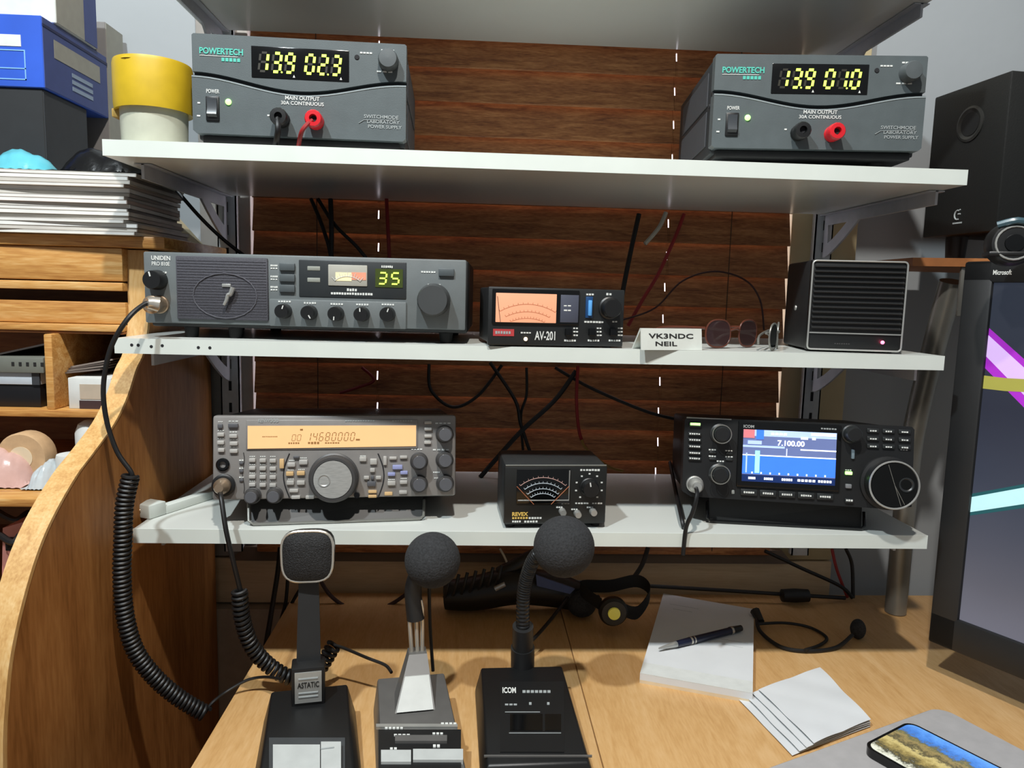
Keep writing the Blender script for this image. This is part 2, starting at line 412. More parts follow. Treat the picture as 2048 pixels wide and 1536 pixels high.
# mitred sill moulding and apron board under the window
sill = tag(MB().hexa([(-.43, .300, -.352), (.43, .300, -.352), (.41, .345, -.352), (-.41, .345, -.352)], [(-.415, .310, -.334), (.415, .310, -.334), (.41, .345, -.334), (-.41, .345, -.334)]).build('trim_1', mat('sill_brown', '#5a4a3c', .5)), kind='structure')
tag(MB().box(-.462, .50, .316, WALL, -.425, -.354, bev=.002).build('trim_2', 'apron_wood'), kind='structure')
# timber boards carrying the shelf uprights, either side of the window
tag(MB().box(.3975, .500, .318, WALL, -.352, .62, bev=.002).build('trim_3', 'cream_paint'), kind='structure')
tag(MB().box(-.470, -.398, .318, WALL, -.352, .62, bev=.002).build('trim_4', mat('board_grey', '#8f8a84', .6, vary=.06)), kind='structure')
tag(MB().box(-.60, -.335, .300, .330, FLOOR, -.428).build('baseboard_back', 'under_wall'), kind='structure')

# ---------------------------------------------------------------- venetian blind
blind = empty('venetian_blind', (0, .312, -.34), 'closed dark walnut wooden venetian blind filling the window behind the shelves', 'blind')
sb = MB(); L2 = .3925; cords = (-.2143, .2095)
xs = [-L2]
for c in cords: xs += [c - .0009, c + .0009]
xs.append(L2)
for i in (0, 2, 4): sb.box(xs[i], xs[i + 1], -.0015, .0015, -.0285, .0285, bev=.0007, seg=1)
for i in (1, 3):
    sb.box(xs[i], xs[i + 1], -.0013, .0013, -.0285, -.006); sb.box(xs[i], xs[i + 1], -.0013, .0013, .007, .0285)
slat = sb.build('slat', 'blind_wood', blind)
NS = 20
for i in range(NS):
    o = slat if i == 0 else slat.copy()
    if i: col.objects.link(o); o.parent = blind
    o.location = (random.uniform(-.001, .001), 0, .035 + i * .0468); o.rotation_euler = (R(-13 + random.uniform(-1, 1)), R(random.uniform(-.12, .12)), 0)
bxo('bottom_rail', 'blind_wood', blind, -L2, L2, -.012, .012, .001, .014, bev=.003)
for c in (-.30, .30):
    MB().tube([(c, -.012, .008), (c, -.012, .95)], .0007, 6).build('ladder_cord', mat('cord_brown', '#4a3524', .8), blind)

# ---------------------------------------------------------------- shelving: uprights, brackets, boards
ZS = [.421, .1985, -.0017, -.2114]; YS = [.062, 0.0, .009, .0192]; XL = [-.45, -.45, -.4501, -.443]
UX = (-.428, .4425)
side = ('beside the pine bureau', 'beside the bare wall')
for k, ux in enumerate(UX):
    u = empty('shelf_upright', (ux, .306, -.34), 'pale grey slotted steel upright ' + side[k], 'shelf upright', 'slotted shelf uprights')
    bb = MB(); bb.box(-.0135, .0135, 0, .002, 0, .95); bb.box(-.0135, -.0115, 0, .012, 0, .95); bb.box(.0115, .0135, 0, .012, 0, .95)
    bb.build('channel', 'white_metal', u)
    for j in range(29):
        o = bxo('slot', 'slot_dark', u, -.002, .002, -.0006, .0004, .02 + j * .032, .034 + j * .032) if j == 0 else slot0.copy()
        if j == 0: slot0 = o
        else: col.objects.link(o); o.parent = u; o.location.z = j * .032
names = ['uppermost', 'upper', 'middle', 'lower']
def bracket(ux, zt, lab, ln=.255):
    o = empty('shelf_bracket', (ux, .304, zt), lab, 'bracket', 'shelf brackets')
    h = .062
    MB().box(-.0015, .0015, -ln, 0, -.016, 0).build('arm', 'bracket_grey', o)
    bxo('flange', 'bracket_grey', o, -.009, .009, -ln, 0, -.0015, -.0003)
    MB().prism([(0, -.016), (0, -h), (-.008, -h)] + [(-.008 - (ln * .34) * t, -h + (h - .016) * (t ** 1.25)) for t in [i / 8 for i in range(1, 9)]] + [(-ln * .62, -.016)][:0] + [(-ln * .28, -.016)] + [(-.014 - (ln * .20) * t, -h + .020 + (h - .036) * (t ** 1.2)) for t in [1, .75, .5, .25, 0]] + [(-.012, -.016)], 'x', -.0015, .0015).build('brace', 'bracket_grey', o)
    return o
shelf_lab = ['white melamine shelf board cut off by the top edge of the photo', 'white melamine shelf board carrying the two power supplies', 'white melamine shelf board with small screw holes in its front edge', 'white melamine shelf board carrying the amber-lit radio, closest to the desk']
for i in range(4):
    x0, y0, z1 = XL[i], YS[i], ZS[i]; D_ = .301
    s_ = empty('shelf', (x0 + .45, y0, z1 - .016), shelf_lab[i], 'shelf', 'white shelf boards')
    bxo('board', 'white_board', s_, -.45, .45, .0006, D_ - y0, 0, .016, bev=.0006, seg=1)
    bxo('edge_strip', 'white_edge', s_, -.45, .45, -.0004, .0008, 0, .016)
    if i == 2:
        for px in (264, 277, 303, 325, 397, 420):
            q = at(px, 697, 'y', y0)
            MB().lathe([(.0005, 0), (.0019, 0), (.0016, -.0004), (.0005, -.0004)], (q.x - x0 - .45, -.0002, .009 - (.0012 if px in (303, 397, 420) else 0)), 'y', 10).build('screw_hole', 'slot_dark', s_)
    for k, ux in enumerate(UX):
        bracket(ux, z1 - .0163, 'grey steel bracket under the %s white shelf, %s' % (names[i], side[k]), .285 - YS[i] - .02)

# ---------------------------------------------------------------- computer desk
desk = empty('desk', (0, 0, FLOOR), 'light wood veneer computer desk carrying the three desk microphones', 'desk')
top = DESK - FLOOR
bxo('tabletop_board', 'desk_veneer', desk, -.335, .0598, -.55, .296, top - .025, top, bev=.0012)
bxo('tabletop_board', 'desk_veneer', desk, .0606, 1.1, -.55, .296, top - .025, top, bev=.0012)
for a in ((-.32, -.295), (.6, .625), (1.05, 1.075)):
    bxo('desk_leg', 'desk_veneer', desk, a[0], a[1], -.45, .28, .0, top - .025)

# ---------------------------------------------------------------- roll-top bureau
XP = -.452
bu = empty('roll_top_bureau', (-.75, .2, FLOOR), 'pine roll-top bureau with a curved side panel and pigeonholes', 'bureau')
bx, by, bz = -.75, .2, FLOOR
def bl(p): return (p[0] - bx, p[1] - by, p[2] - bz)
prof = [(.104, .094), (.100, .05), (.098, .014), (.083, -.022), (.062, -.040), (.039, -.067), (.007, -.092), (-.039, -.114), (-.070, -.128), (-.109, -.153), (-.138, -.179), (-.164, -.215), (-.183, -.252), (-.193, -.287), (-.200, -.328), (-.203, -.40), (-.203, -.50)]
sp = [(v.x, v.y) for v in spline([(a, c, 0) for a, c in prof], 4)]
poly = sp + [(-.203, FLOOR), (.296, FLOOR), (.296, .094)]
MB().prism([(a - by, c - bz) for a, c in poly], 'x', XP - .0215 - bx, XP - bx).build('side_panel', 'panel_wood', bu)
# lighter lipping along the front edge of the curved side
rg = []
for a, c in sp:
    rg.append([bl((XP - .0222, a - .0035, c)), bl((XP + .0006, a - .0035, c)), bl((XP + .0006, a + .002, c)), bl((XP - .0222, a + .002, c))])
MB().ring_grid(rg).build('edge_lipping', 'pine_edge', bu)
def bb_(name, mt, x0, x1, y0, y1, z0, z1, bev=.0015): return bxo(name, mt, bu, x0 - bx, x1 - bx, y0 - by, y1 - by, z0 - bz, z1 - bz, bev=bev)
XI = XP - .0222; XF = -1.05
bb_('top_board', 'pine', XF, -.4255, .083, .296, .0955, .1085)
bb_('frieze_board', 'pine', XF, XI, .086, .108, .0575, .0950)
bb_('rail', 'pine', XF, XI, .084, .112, .0465, .0560)
bb_('frieze_board', 'pine', XF, XI, .090, .112, .0085, .0335)
bb_('rail', 'pine', XF, XI, .080, .112, .000, .0080)
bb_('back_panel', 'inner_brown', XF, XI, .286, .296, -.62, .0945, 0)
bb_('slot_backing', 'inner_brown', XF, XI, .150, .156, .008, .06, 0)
bb_('pigeonhole_shelf', 'pine', XF, XI, .062, .286, -.0965, -.0885)
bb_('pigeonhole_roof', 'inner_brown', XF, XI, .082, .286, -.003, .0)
q = at(102, 740, 'y', .07)
bb_('divider', 'pine', q.x - .0045, q.x + .0045, .066, .286, -.0885, -.003)
bb_('lower_shelf', 'pine', XF, XI, -.02, .286, -.1765, -.1675)
bb_('writing_surface', 'pine', XF, XI, -.19, .286, -.40, -.38)
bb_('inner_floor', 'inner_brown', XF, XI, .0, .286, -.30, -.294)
# ---------------------------------------------------------------- chrome support tube and speaker shelf at right
pole = MB().tube([(.5585, .232, DESK + .001), (.5585, .232, -.30), (.5575, .230, -.17), (.5540, .215, -.10), (.5500, .185, .0), (.5480, .158, .0855)], .0148, 20, sm=6).build('support_tube', 'dull_steel', None, origin=(.5585, .232, DESK))
tag(pole, 'bent grey steel tube rising from the desk behind the radio with the blue screen', 'tube')
ps = empty('speaker_shelf', (.62, .2, .103), 'small orange-brown wooden shelf under the black loudspeaker', 'shelf')
MB().prism([(-.138, -.060), (-.055, -.085), (.16, -.095), (.16, .10), (-.138, .10)], 'z', 0, .0105).build('board', 'orange_ply', ps)
bxo('bracket', 'dull_steel', ps, -.082, -.060, -.074, -.070, -.062, .0, bev=.001)
for z in (-.012, -.028, -.048):
    MB().lathe([(.0004, 0), (.0026, 0), (.0022, -.001), (.0004, -.001)], (-.071, -.074, z), 'y', 12).build('screw', 'slot_dark', ps)
def onz(p, z):
    return Vector((p.x, p.y, z))
# ================================================================ power supplies
def psu(loc, yaw, wd, ht, foot, digits, label, grp):
    d = Dev('bench_power_supply', loc, yaw, 0, wd, ht, label, 'power supply', grp)
    X = lambda u: -wd / 2 + u * wd
    Z = lambda v: v * ht
    o = d.o
    wave = [(i / 24, .525 + .075 * math.cos(2 * math.pi * i / 24) * (1 if 1 else 0)) for i in range(25)]
    bxo('case', 'psu_black', o, X(.006), X(.994), .012, .215, -.004, Z(.995), bev=.002)
    # upper and lower half of the front moulding with the wavy gap between
    def half(name, pts, y0, y1):
        return MB().prism(pts, 'y', y0, y1).build(name, 'psu_grey', o)
    up = [(X(u), Z(v + .022)) for u, v in wave] + [(X(1), Z(.985)), (X(.992), Z(1)), (X(.008), Z(1)), (X(0), Z(.985))]
    lo = [(X(u), Z(v - .022)) for u, v in wave] + [(X(1), Z(.03)), (X(.985), 0), (X(.015), 0), (X(0), Z(.03))]
    half('front_upper', up, 0, .014); half('front_lower', lo, -.0025, .014)
    # silver highlight lip under the wave
    MB().tube([(X(u), -.0022, Z(v - .034)) for u, v in wave], .0009, 6).build('wave_lip', mat('psu_lip', '#8d9698', .35), o)
    MB().prism([(X(u), Z(v + .03)) for u, v in wave] + [(X(u), Z(v - .03)) for u, v in reversed(wave)], 'y', .006, .012).build('wave_groove', 'psu_black', o)
    # side panels (vented recess look)
    for sgn in (-1, 1):
        xs_ = sgn * wd * .494
        for k, (za, zb) in enumerate(((.08, .47), (.53, .9))):
            bxo('side_vent_panel', 'psu_side', o, min(xs_, xs_ + sgn * .0012), max(xs_, xs_ + sgn * .0012), .035, .19, Z(za), Z(zb), bev=.0004, seg=1)
        MB().lathe([(.0003, 0), (.0028, 0), (.0024, sgn * .0015), (.0003, sgn * .0015)], (xs_, .022, Z(.5)), 'x', 10).build('screw', 'slot_dark', o)
    # display window
    fr = bxo('display', 'black_gloss', o, X(.272), X(.728), -.0008, .002, Z(.59), Z(.905), bev=.0006)
    hh = ht * .185; ww = wd * .036; zz = Z(.655)
    pos = [.306, .367, .428, .522, .583, .644]
    for u, ch in zip(pos, digits):
        on = MB(); seg7(on, ch, X(u), zz, ww, hh, ht * .026, -.0014, -.0006)
        if u in (pos[1], pos[4]):
            uu = u + .046; on.prism([(X(uu) + .0009 * math.cos(a * .785), zz - .0002 + .0009 * math.sin(a * .785)) for a in range(8)], 'y', -.0014, -.0006)
        tag(on.build('lit_digit', 'led_lime', fr), kind='stuff')
        off = MB(); seg7(off, ch, X(u), zz, ww, hh, ht * .022, -.0011, -.0006, invert=True)
        if ch != '8': tag(off.build('unlit_segments', mat('seg_off', '#26241a', .6), fr), kind='stuff')
    for u in (.47, .69): MB().prism([(X(u) - .0012, Z(.605)), (X(u) + .0012, Z(.605)), (X(u), Z(.632))], 'y', -.0012, -.0006).build('unit_mark', 'print_white', fr)
    # voltage knob, trim hole
    kb = MB().lathe([(.0, .001), (.0105, .001), (.0100, -.010), (.0088, -.0125), (.0004, -.013)], (X(.915), 0, Z(.82)), 'y', 28).build('knob', mat('psu_knob', '#4c5254', .5), o)
    MB().lathe([(.0004, 0), (.0026, 0), (.0022, -.0006), (.0004, -.0006)], (X(.765), -.0002, Z(.845)), 'y', 14).build('trim_hole', 'slot_dark', o)
    # rocker switch + lamp
    sw = bxo('switch_bezel', 'black_plastic', o, X(.062), X(.124), -.0042, .0, Z(.125), Z(.375), bev=.001)
    MB().prism([(-.0025, Z(.15)), (-.0075, Z(.19)), (-.0052, Z(.26)), (-.0056, Z(.35)), (-.0025, Z(.355))], 'x', X(.071), X(.115)).build('rocker', mat('rocker_grey', '#3a3e42', .3), sw)
    MB().sphere((X(.166), -.003, Z(.325)), .0031, (1, .7, 1), 14, 8).build('power_lamp', 'led_green', o)
    # binding posts
    for u, mt_, zz_ in ((.412, 'black_plastic', .17), (.572, 'red_plastic', .165)):
        pz = Z(zz_)
        p_ = MB().lathe([(.0, .002), (.0085, .002), (.0085, -.002), (.0072, -.004), (.0072, -.006), (.0088, -.007), (.0088, -.0155), (.0078, -.017), (.0040, -.0172), (.0036, -.013), (.0003, -.013)], (X(u), -.0025, pz), 'y', 14).build('binding_post', mt_, o)
        MB().lathe([(.0003, 0), (.0034, 0), (.0030, -.0012), (.0003, -.0012)], (X(u), -.0148, pz), 'y', 12).build('socket', 'slot_dark', p_)
    # lettering
    def tx(s_, u0, u1, v0, v1, mt_, y, bold=.01):
        text_on(s_, lambda a, b_: Vector((X(u0 + (u1 - u0) * a), y, Z(v0 + (v1 - v0) * b_))), mt_, o, bold=bold)
    tx('POWERTECH', .035, .235, .80, .865, 'print_teal', -.0006, .03)
    bxo('brand_underline', 'print_white', o, X(.035), X(.21), -.0005, .0002, Z(.782), Z(.787))
    tx('POWER', .066, .125, .405, .445, 'print_white', -.0031)
    tx('MAIN OUTPUT', .43, .59, .375, .415, 'print_white', -.0031); tx('30A CONTINUOUS', .41, .61, .325, .362, 'print_white', -.0031)
    tx('SWITCHMODE', .80, .965, .225, .262, 'print_grey', -.0031); tx('LABORATORY', .815, .97, .175, .210, 'print_grey', -.0031); tx('POWER SUPPLY', .82, .98, .125, .16, 'print_grey', -.0031)
    MB().tube([(X(.775), -.003, Z(.17)), (X(.80), -.003, Z(.205)), (X(.96), -.003, Z(.217))], .0003, 5).build('logo_line', 'print_grey', o)
    for a in ((.135, .225, .735, .77, 5, 'print_teal'), (.78, .84, .885, .9, 4, 'print_white'), (.88, .945, .92, .937, 4, 'print_white'), (.86, .94, .705, .72, 3, 'print_white'), (.024, .04, .295, .31, 1, 'print_white'), (.02, .04, .165, .18, 1, 'print_white'), (.345, .36, .20, .215, 1, 'print_white')):
        b_ = d.mk.setdefault(a[5], MB()); n = a[4]; yy = -.0005 if a[2] > .5 else -.003
        for i in range(n):
            uu = a[0] + (a[1] - a[0]) * i / n; b_.box(X(uu), X(uu + (a[1] - a[0]) / n * .75), yy, yy + .0006, Z(a[2]), Z(a[3]))
    d.end()
    # base plinth and feet
    bxo('base', 'black_satin', o, X(.03), X(.97), .006, .208, -.0085, 0, bev=.002)
    for u in (.15, .85):
        for yy in (.03, .18):
            MB().lathe([(.0, 0), (.009, 0), (.008, -(foot - .0085)), (.0005, -(foot - .0085))], (X(u), yy, -.0085), 'z', 16).build('foot', 'rubber', o)
    return d
psu((-.2562, .015, .2097), 1.9, .215, .0978, .0112, '139023', 'dark grey bench power supply reading 13.9 and 02.3, beside the yellow lid', 'bench power supplies')
psu((.2878, .015, .2164), -5.6, .221, .0975, .0179, '139010', 'dark grey bench power supply reading 13.9 and 01.0, next to the loudspeaker', 'bench power supplies')

# ================================================================ base-station radio with built-in speaker
d = Dev('base_station_radio', (-.256, .03, .0139), -1.5, 0, .346, .0760, 'wide grey base-station radio with a loudspeaker grille and channel 35 display', 'radio'); o = d.o
hw = .173; H = .076
bxo('case', 'black_satin', o, -hw + .003, hw + .002, .008, .20, -.004, H - .0005, bev=.003)
bxo('front_panel', 'uniden_grey', o, -hw, hw, 0, .012, 0, H, bev=.002)
g = d.plate('speaker_grille', 'grille_cloth', (354, 514, 537, 640), -.0025, .002, bev=.0015)
x0, x1, z0, z1 = d.rect((357, 517, 534, 637))
gb = MB()
for i in range(1, 22):
    z = z0 + (z1 - z0) * i / 22; gb.box(x0, x1, -.0029, -.0022, z - .00035, z + .00035)
tag(gb.build('grille_ribs', 'grille_cloth', g), kind='stuff')
xa = d.uv(452, 588)
MB().tube([(xa[0] + .034 * math.cos(t * .314), -.0030, xa[1] - .002 + .024 * math.sin(t * .314)) for t in range(20)], .0007, 6, closed=True).build('cone_rim', mat('cone_rim_m', '#505057', .7), g)
MB().tube([d.loc(at(px, py, 'y', .025)) for px, py in ((448, 610), (453, 600), (456, 590), (461, 588), (466, 575))], lambda t: .0016 + .0012 * t, 8, sm=3).build('grille_emblem', 'silver', g)
d.button(455, 571, 18, 7, 'silver', d=.0042, name='grille_stud', parent=g)
d.text('UNIDEN', (303, 511, 341, 520), 'print_white', bold=.03); d.text('PRO 810E', (304, 523, 340, 531), 'print_white', bold=.02)
d.knob(316, 560, 20, 'black_plastic', .016, 15); d.marks((308, 543, 335, 547), 5)
sk = MB().lathe([(.0, .001), (.0098, .001), (.0098, -.003), (.0088, -.004), (.0088, -.015), (.0095, -.016), (.0095, -.022), (.007, -.024), (.0055, -.030), (.0003, -.030)], (d.uv(321, 609)[0], 0, d.uv(321, 609)[1]), 'y', 20).build('microphone_socket', 'nickel_brown', o)
for y_ in (534, 556, 577): d.button(575, y_, 31, 15, 'uniden_button', .003)
for y_ in (533, 555, 576): d.marks((541, y_ - 4, 556, y_), 4); d.marks((541, y_ + 2, 556, y_ + 5), 3)
dp = d.plate('display_window', 'uniden_dark', (598, 522, 813, 596), -.001, .002, bev=.001)
bz_ = d.plate('control_strip', 'uniden_grey', (540, 601, 813, 655), -.003, .001, bev=.0012)
mtr = d.plate('signal_meter', mat('meter_face', '#9a9a92', .5, emit='#c8c0a8', es=.12), (657, 530, 735, 572), -.0022, 0, bev=.0008, parent=dp)
d.plate('meter_lit_zone', mat('meter_cream', '#e0d2a8', .5, emit='#e8d8a8', es=.35), (672, 545, 704, 562), -.0026, -.002, parent=mtr)
d.plate('meter_red_zone', mat('meter_red', '#d08a70', .5, emit='#d88a70', es=.35), (704, 545, 733, 560), -.0026, -.002, parent=mtr)
ab = MB()
cx_, cz_ = d.uv(696, 592)
for i in range(13):
    a = R(50 + i * 80 / 12); r0, r1 = .021, .024 if i % 3 else .026
    ab.tube([(cx_ + r0 * math.cos(a), -.0029, cz_ + r0 * math.sin(a)), (cx_ + r1 * math.cos(a), -.0029, cz_ + r1 * math.sin(a))], .0003, 5)
ab.tube([(cx_ + .021 * math.cos(R(50 + i * 4)), -.0029, cz_ + .021 * math.sin(R(50 + i * 4))) for i in range(21)], .0003, 5)
tag(ab.build('meter_scale', 'print_white', mtr), kind='stuff')
ld = d.plate('channel_display', 'lcd_lime_back', (751, 538, 806, 575), -.0016, 0, parent=dp)
sb = MB(); x0, x1, z0, z1 = d.rect((757, 546, 801, 568))
sw_ = (x1 - x0) * .33
seg7(sb, '3', x0, z0, sw_, z1 - z0, .0016, -.0024, -.0015); seg7(sb, '5', x0 + (x1 - x0) * .58, z0, sw_, z1 - z0, .0016, -.0024, -.0015)
tag(sb.build('lit_digits', 'led_lime', ld), kind='stuff')
d.marks((763, 531, 787, 536), 6, y=-.0018); d.marks((694, 577, 715, 583), 4, y=-.0014); d.marks((662, 585, 746, 590), 16, y=-.0014)
for y_ in (537, 560): d.button(628, y_, 26, 9, mat('tag_grey', '#8c9088', .5), .0016, name='indicator_label')
for px, py, an in ((571, 622, -20), (622, 625, -150), (675, 627, 175), (726, 628, 5), (777, 628, -20)):
    d.knob(px, py, 15, 'black_plastic', .014, an, y=-.003); d.marks((px - 13, py - 21, px + 13, py - 17), 5, y=-.0035)
d.button(893, 545, 31, 15, 'uniden_button', .003); d.marks((842, 542, 872, 546), 6)
d.knob(868, 600, 33, mat('big_knob', '#3c3f40', .55), .020, None, skirt=1.0, name='channel_knob'); d.marks((855, 568, 882, 571), 5)
d.end()
for px in (370, 460, 890):
    x = d.uv(px, 650)[0]
    for y_ in (.018, .17): MB().lathe([(.0, 0), (.0078, 0), (.0068, -.0112), (.0005, -.0115)], (x, y_, -.004), 'z', 14).build('foot', 'rubber', o)

# ================================================================ AV-201 power meter
d = Dev('swr_power_meter', (.0155, .012, -.0012), 5.9, 0, .150, .0632, 'black power meter marked AV-201 with an orange-lit dial', 'meter'); o = d.o
bxo('case', 'black_satin', o, -.074, .074, .004, .09, .003, .0625, bev=.002)
bxo('front_panel', mat('av_black', '#212324', .4), o, -.075, .075, 0, .006, .001, .0632, bev=.0015)
mw = d.plate('dial_window', 'black_gloss', (984, 579, 1158, 649), -.002, .001, bev=.001)
dl = d.plate('dial', 'meter_orange', (991, 587, 1112, 645), -.0026, -.001, bev=.0004, parent=mw)
ab = MB(); cx_, cz_ = d.uv(1052, 720)
for rr, sp_ in ((.060, 30), (.052, 27), (.045, 24)):
    ab.tube([(cx_ + rr * math.cos(R(90 - sp_ + i * 2 * sp_ / 24)), -.0028, cz_ + rr * math.sin(R(90 - sp_ + i * 2 * sp_ / 24))) for i in range(25)], .0003, 5)
    for i in range(0, 25, 2):
        a = R(90 - sp_ + i * 2 * sp_ / 24); ab.tube([(cx_ + rr * math.cos(a), -.0028, cz_ + rr * math.sin(a)), (cx_ + (rr + .002) * math.cos(a), -.0028, cz_ + (rr + .002) * math.sin(a))], .00025, 5)
tag(ab.build('dial_scale', 'meter_ink', dl), kind='stuff')
MB().tube([(d.uv(1000, 645)[0], -.0034, d.uv(1000, 645)[1]), (d.uv(994, 592)[0], -.0034, d.uv(994, 592)[1])], .0003, 5).build('needle', 'print_dark', dl)
d.plate('side_panel_label', mat('blue_grey_panel', '#4a4e5c', .4), (1120, 590, 1156, 645), -.0026, -.001, bev=.0004, parent=mw)
d.marks((1126, 610, 1142, 613), 2, y=-.0028); d.marks((1126, 619, 1142, 622), 2, y=-.0028)
sl = d.plate('range_slider', mat('slider_well', '#16406e', .4), (1171, 593, 1185, 636), -.0012, .001, bev=.0005)
d.button(1179, 616, 7, 30, mat('slider_blue', '#5aa0e0', .35), .004, parent=sl, name='slider_cap')
d.marks((1172, 587, 1188, 591), 3); d.marks((1168, 642, 1208, 646), 7); d.marks((1212, 586, 1224, 591), 2); d.marks((1224, 642, 1235, 645), 2)
d.knob(1219, 616, 19, 'black_plastic', .014, None, skirt=1.15)
d.plate('brand_badge', 'red_badge', (986, 658, 1028, 672), -.0006, .001); d.marks((990, 662, 1022, 668), 6, 'print_grey', -.0009)
d.text('AV-201', (1069, 662, 1110, 680), bold=.02)
d.marks((1041, 664, 1063, 667), 4)
MB().sphere((d.uv(1051, 678)[0], -.001, d.uv(1051, 678)[1]), .0021, u=12, v=8).build('power_lamp', 'led_warm', o)
for px in (1136, 1183, 1225):
    d.button(px, 664, 13, 14, 'black_gloss', .0045, name='switch'); d.marks((px - 8, 679, px + 16, 683), 5)
    for k in range(3): d.marks((px + 10, 655 + k * 7, px + 21, 658 + k * 7), 2)
d.end()
for x in (-.06, .06):
    for y_ in (.012, .08): MB().lathe([(.0, .0035), (.005, .0035), (.005, -.0004), (.0003, -.0004)], (x, y_, 0), 'z', 12).build('foot', 'rubber', o)

# ================================================================ call-sign plate
cp = empty('name_plate', (.141, .010, -.0015), 'small white tent card lettered VK3NDC NEIL', 'name plate', rz=R(13.6))
MB().prism([(-.0035, .0), (.0, .0232), (.0025, .0232), (.020, 0), (.018, 0), (.001, .0205), (-.0018, 0)], 'x', -.0368, .0368).build('card', mat('plate_white', '#cfd3cc', .5), cp)
for s_, xa, xb, za, zb in (('VK3NDC', -.028, .026, .0125, .0178), ('NEIL', -.020, .006, .0045, .0092)):
    text_on(s_, lambda a, b_: Vector((xa + (xb - xa) * a, -.0036 + .0035 * (za + (zb - za) * b_) / .0232 - .0003, za + (zb - za) * b_)), 'print_dark', cp, bold=.02)

# ================================================================ cube extension speaker
d = Dev('extension_speaker', (.356, .03, -.0012), -8.7, 0, .104, .1032, 'black cube extension speaker with louvred front and a red lamp', 'speaker'); o = d.o
bxo('case', 'black_satin', o, -.0515, .0515, .006, .105, .0015, .1028, bev=.004)
fb = MB(); rr_ = .0025
def rrect(x0, x1, z0, z1, r, n=4):
    P = []
    for cx, cz, a0 in ((x1 - r, z1 - r, 0), (x0 + r, z1 - r, 90), (x0 + r, z0 + r, 180), (x1 - r, z0 + r, 270)):
        for i in range(n + 1): P.append((cx + r * math.cos(R(a0 + 90 * i / n)), cz + r * math.sin(R(a0 + 90 * i / n))))
    return P
MB().tube([(x, -.001, z) for x, z in rrect(-.0510, .0510, .0025, .1018, .004)], .00105, 8, closed=True).build('silver_rim', 'silver', o)
bxo('baffle', 'black_plastic', o, -.0515, .0515, 0, .008, .0015, .1028, bev=.001)
for i in range(13):
    z = .0255 + i * .0057
    MB().prism([(.001, z), (-.003, z + .0008), (-.0034, z + .0016), (.001, z + .0044)], 'x', -.0485, .0485).build('louvre', 'black_satin', o)
bxo('silver_line', 'silver', o, -.050, .050, -.0018, .0, .0205, .0218)
MB().sphere((.0305, -.0015, .0122), .0021, u=12, v=8).build('power_lamp', 'led_red', o)
d.marks((1668, 686, 1700, 689), 7, 'ken_dark'); d.end()
MB().lathe([(.0003, 0), (.0032, 0), (.003, -.001), (.0003, -.001)], (-.0515, .055, .048), 'x', 12).build('side_screw', 'silver', o)
for x in (-.042, .042):
    for y_ in (.014, .095): MB().lathe([(.0, .003), (.005, .003), (.005, 0), (.0003, 0)], (x, y_, 0), 'z', 12).build('foot', 'rubber', o)

# ================================================================ amber-display transceiver
d = Dev('transceiver', (-.2262, .045, -.1818), 6.2, -6.5, .271, .0945, 'grey radio transceiver with an amber display and silver tuning dial', 'radio'); o = d.o; H = .0945; hw = .1355
bxo('case', 'ken_dark', o, -hw + .004, hw - .004, .012, .235, -.002, H - .002, bev=.002)
bxo('front_panel', 'ken_grey', o, -hw, hw, 0, .016, 0, H, bev=.003)
x0, x1, z0, z1 = d.rect((496, 851, 832, 895))
lb = MB().box(x0 - .002, x1 + .002, -.0015, .002, z0 - .002, z1 + .0065, bev=.001).build('display_bezel', 'ken_grey', o)
lcd = MB().prism([(x0, z0 - .0005), (x1, z0 + .001), (x1, z1), (x0, z1)], 'y', -.0022, -.0008).build('display', 'lcd_amber', lb)
sb = MB(); xa, xb, za, zb = d.rect((613, 865, 709, 881))
for i, ch in enumerate('14680000'):
    seg7(sb, ch, xa + (xb - xa) * i / 7.7, za, (xb - xa) * .075, zb - za, .0008, -.0027, -.002, slant=.18)
xa, xb, za, zb = d.rect((584, 869, 605, 881))
for i, ch in enumerate('00'): seg7(sb, ch, xa + (xb - xa) * i * .5, za, (xb - xa) * .32, zb - za, .0005, -.0027, -.002, slant=.15)
tag(sb.build('display_digits', 'lcd_amber_ink', lcd), kind='stuff')
for a, n in (((525, 872, 556, 874), 9), ((600, 857, 609, 861), 1), ((577, 884, 600, 888), 5), ((616, 883, 640, 888), 4), ((650, 884, 680, 887), 6), ((711, 877, 722, 881), 1)): d.marks(a, n, 'lcd_amber_ink', -.0026)
d.text('KENWOOD', (517, 837, 558, 845), 'print_grey', y=-.002, bold=.02)
d.marks((690, 840, 750, 843), 12, 'print_grey', -.002); d.marks((784, 840, 825, 843), 8, 'print_grey', -.002)
for px, py, wp, hp, mt_ in ((441, 852, 10, 9, 'ken_button_dark'), (467, 851, 20, 9, 'ken_button_dark'), (442, 869, 14, 8, 'ken_button'), (467, 872, 16, 8, 'ken_button'), (442, 885, 14, 8, 'ken_button'), (468, 887, 16, 8, 'ken_button'), (443, 900, 13, 8, 'ken_button'), (468, 902, 16, 8, 'ken_button')):
    d.button(px, py, wp, hp, mt_); d.marks((px - wp / 2, py - hp / 2 - 5, px + wp / 2, py - hp / 2 - 3), 3)
x, z = d.uv(446, 929)
MB().lathe([(.0073, .001), (.0073, -.002), (.0060, -.003), (.0036, -.003), (.0034, .004), (.0003, .004)], (x, 0, z), 'y', 24).build('headphone_socket', 'black_gloss', o)
x, z = d.uv(448, 970)
MB().lathe([(.0, .001), (.0125, .001), (.0125, -.004), (.0108, -.005), (.0090, -.005), (.0003, -.005)], (x, 0, z), 'y', 24).build('microphone_socket', 'black_plastic', o)
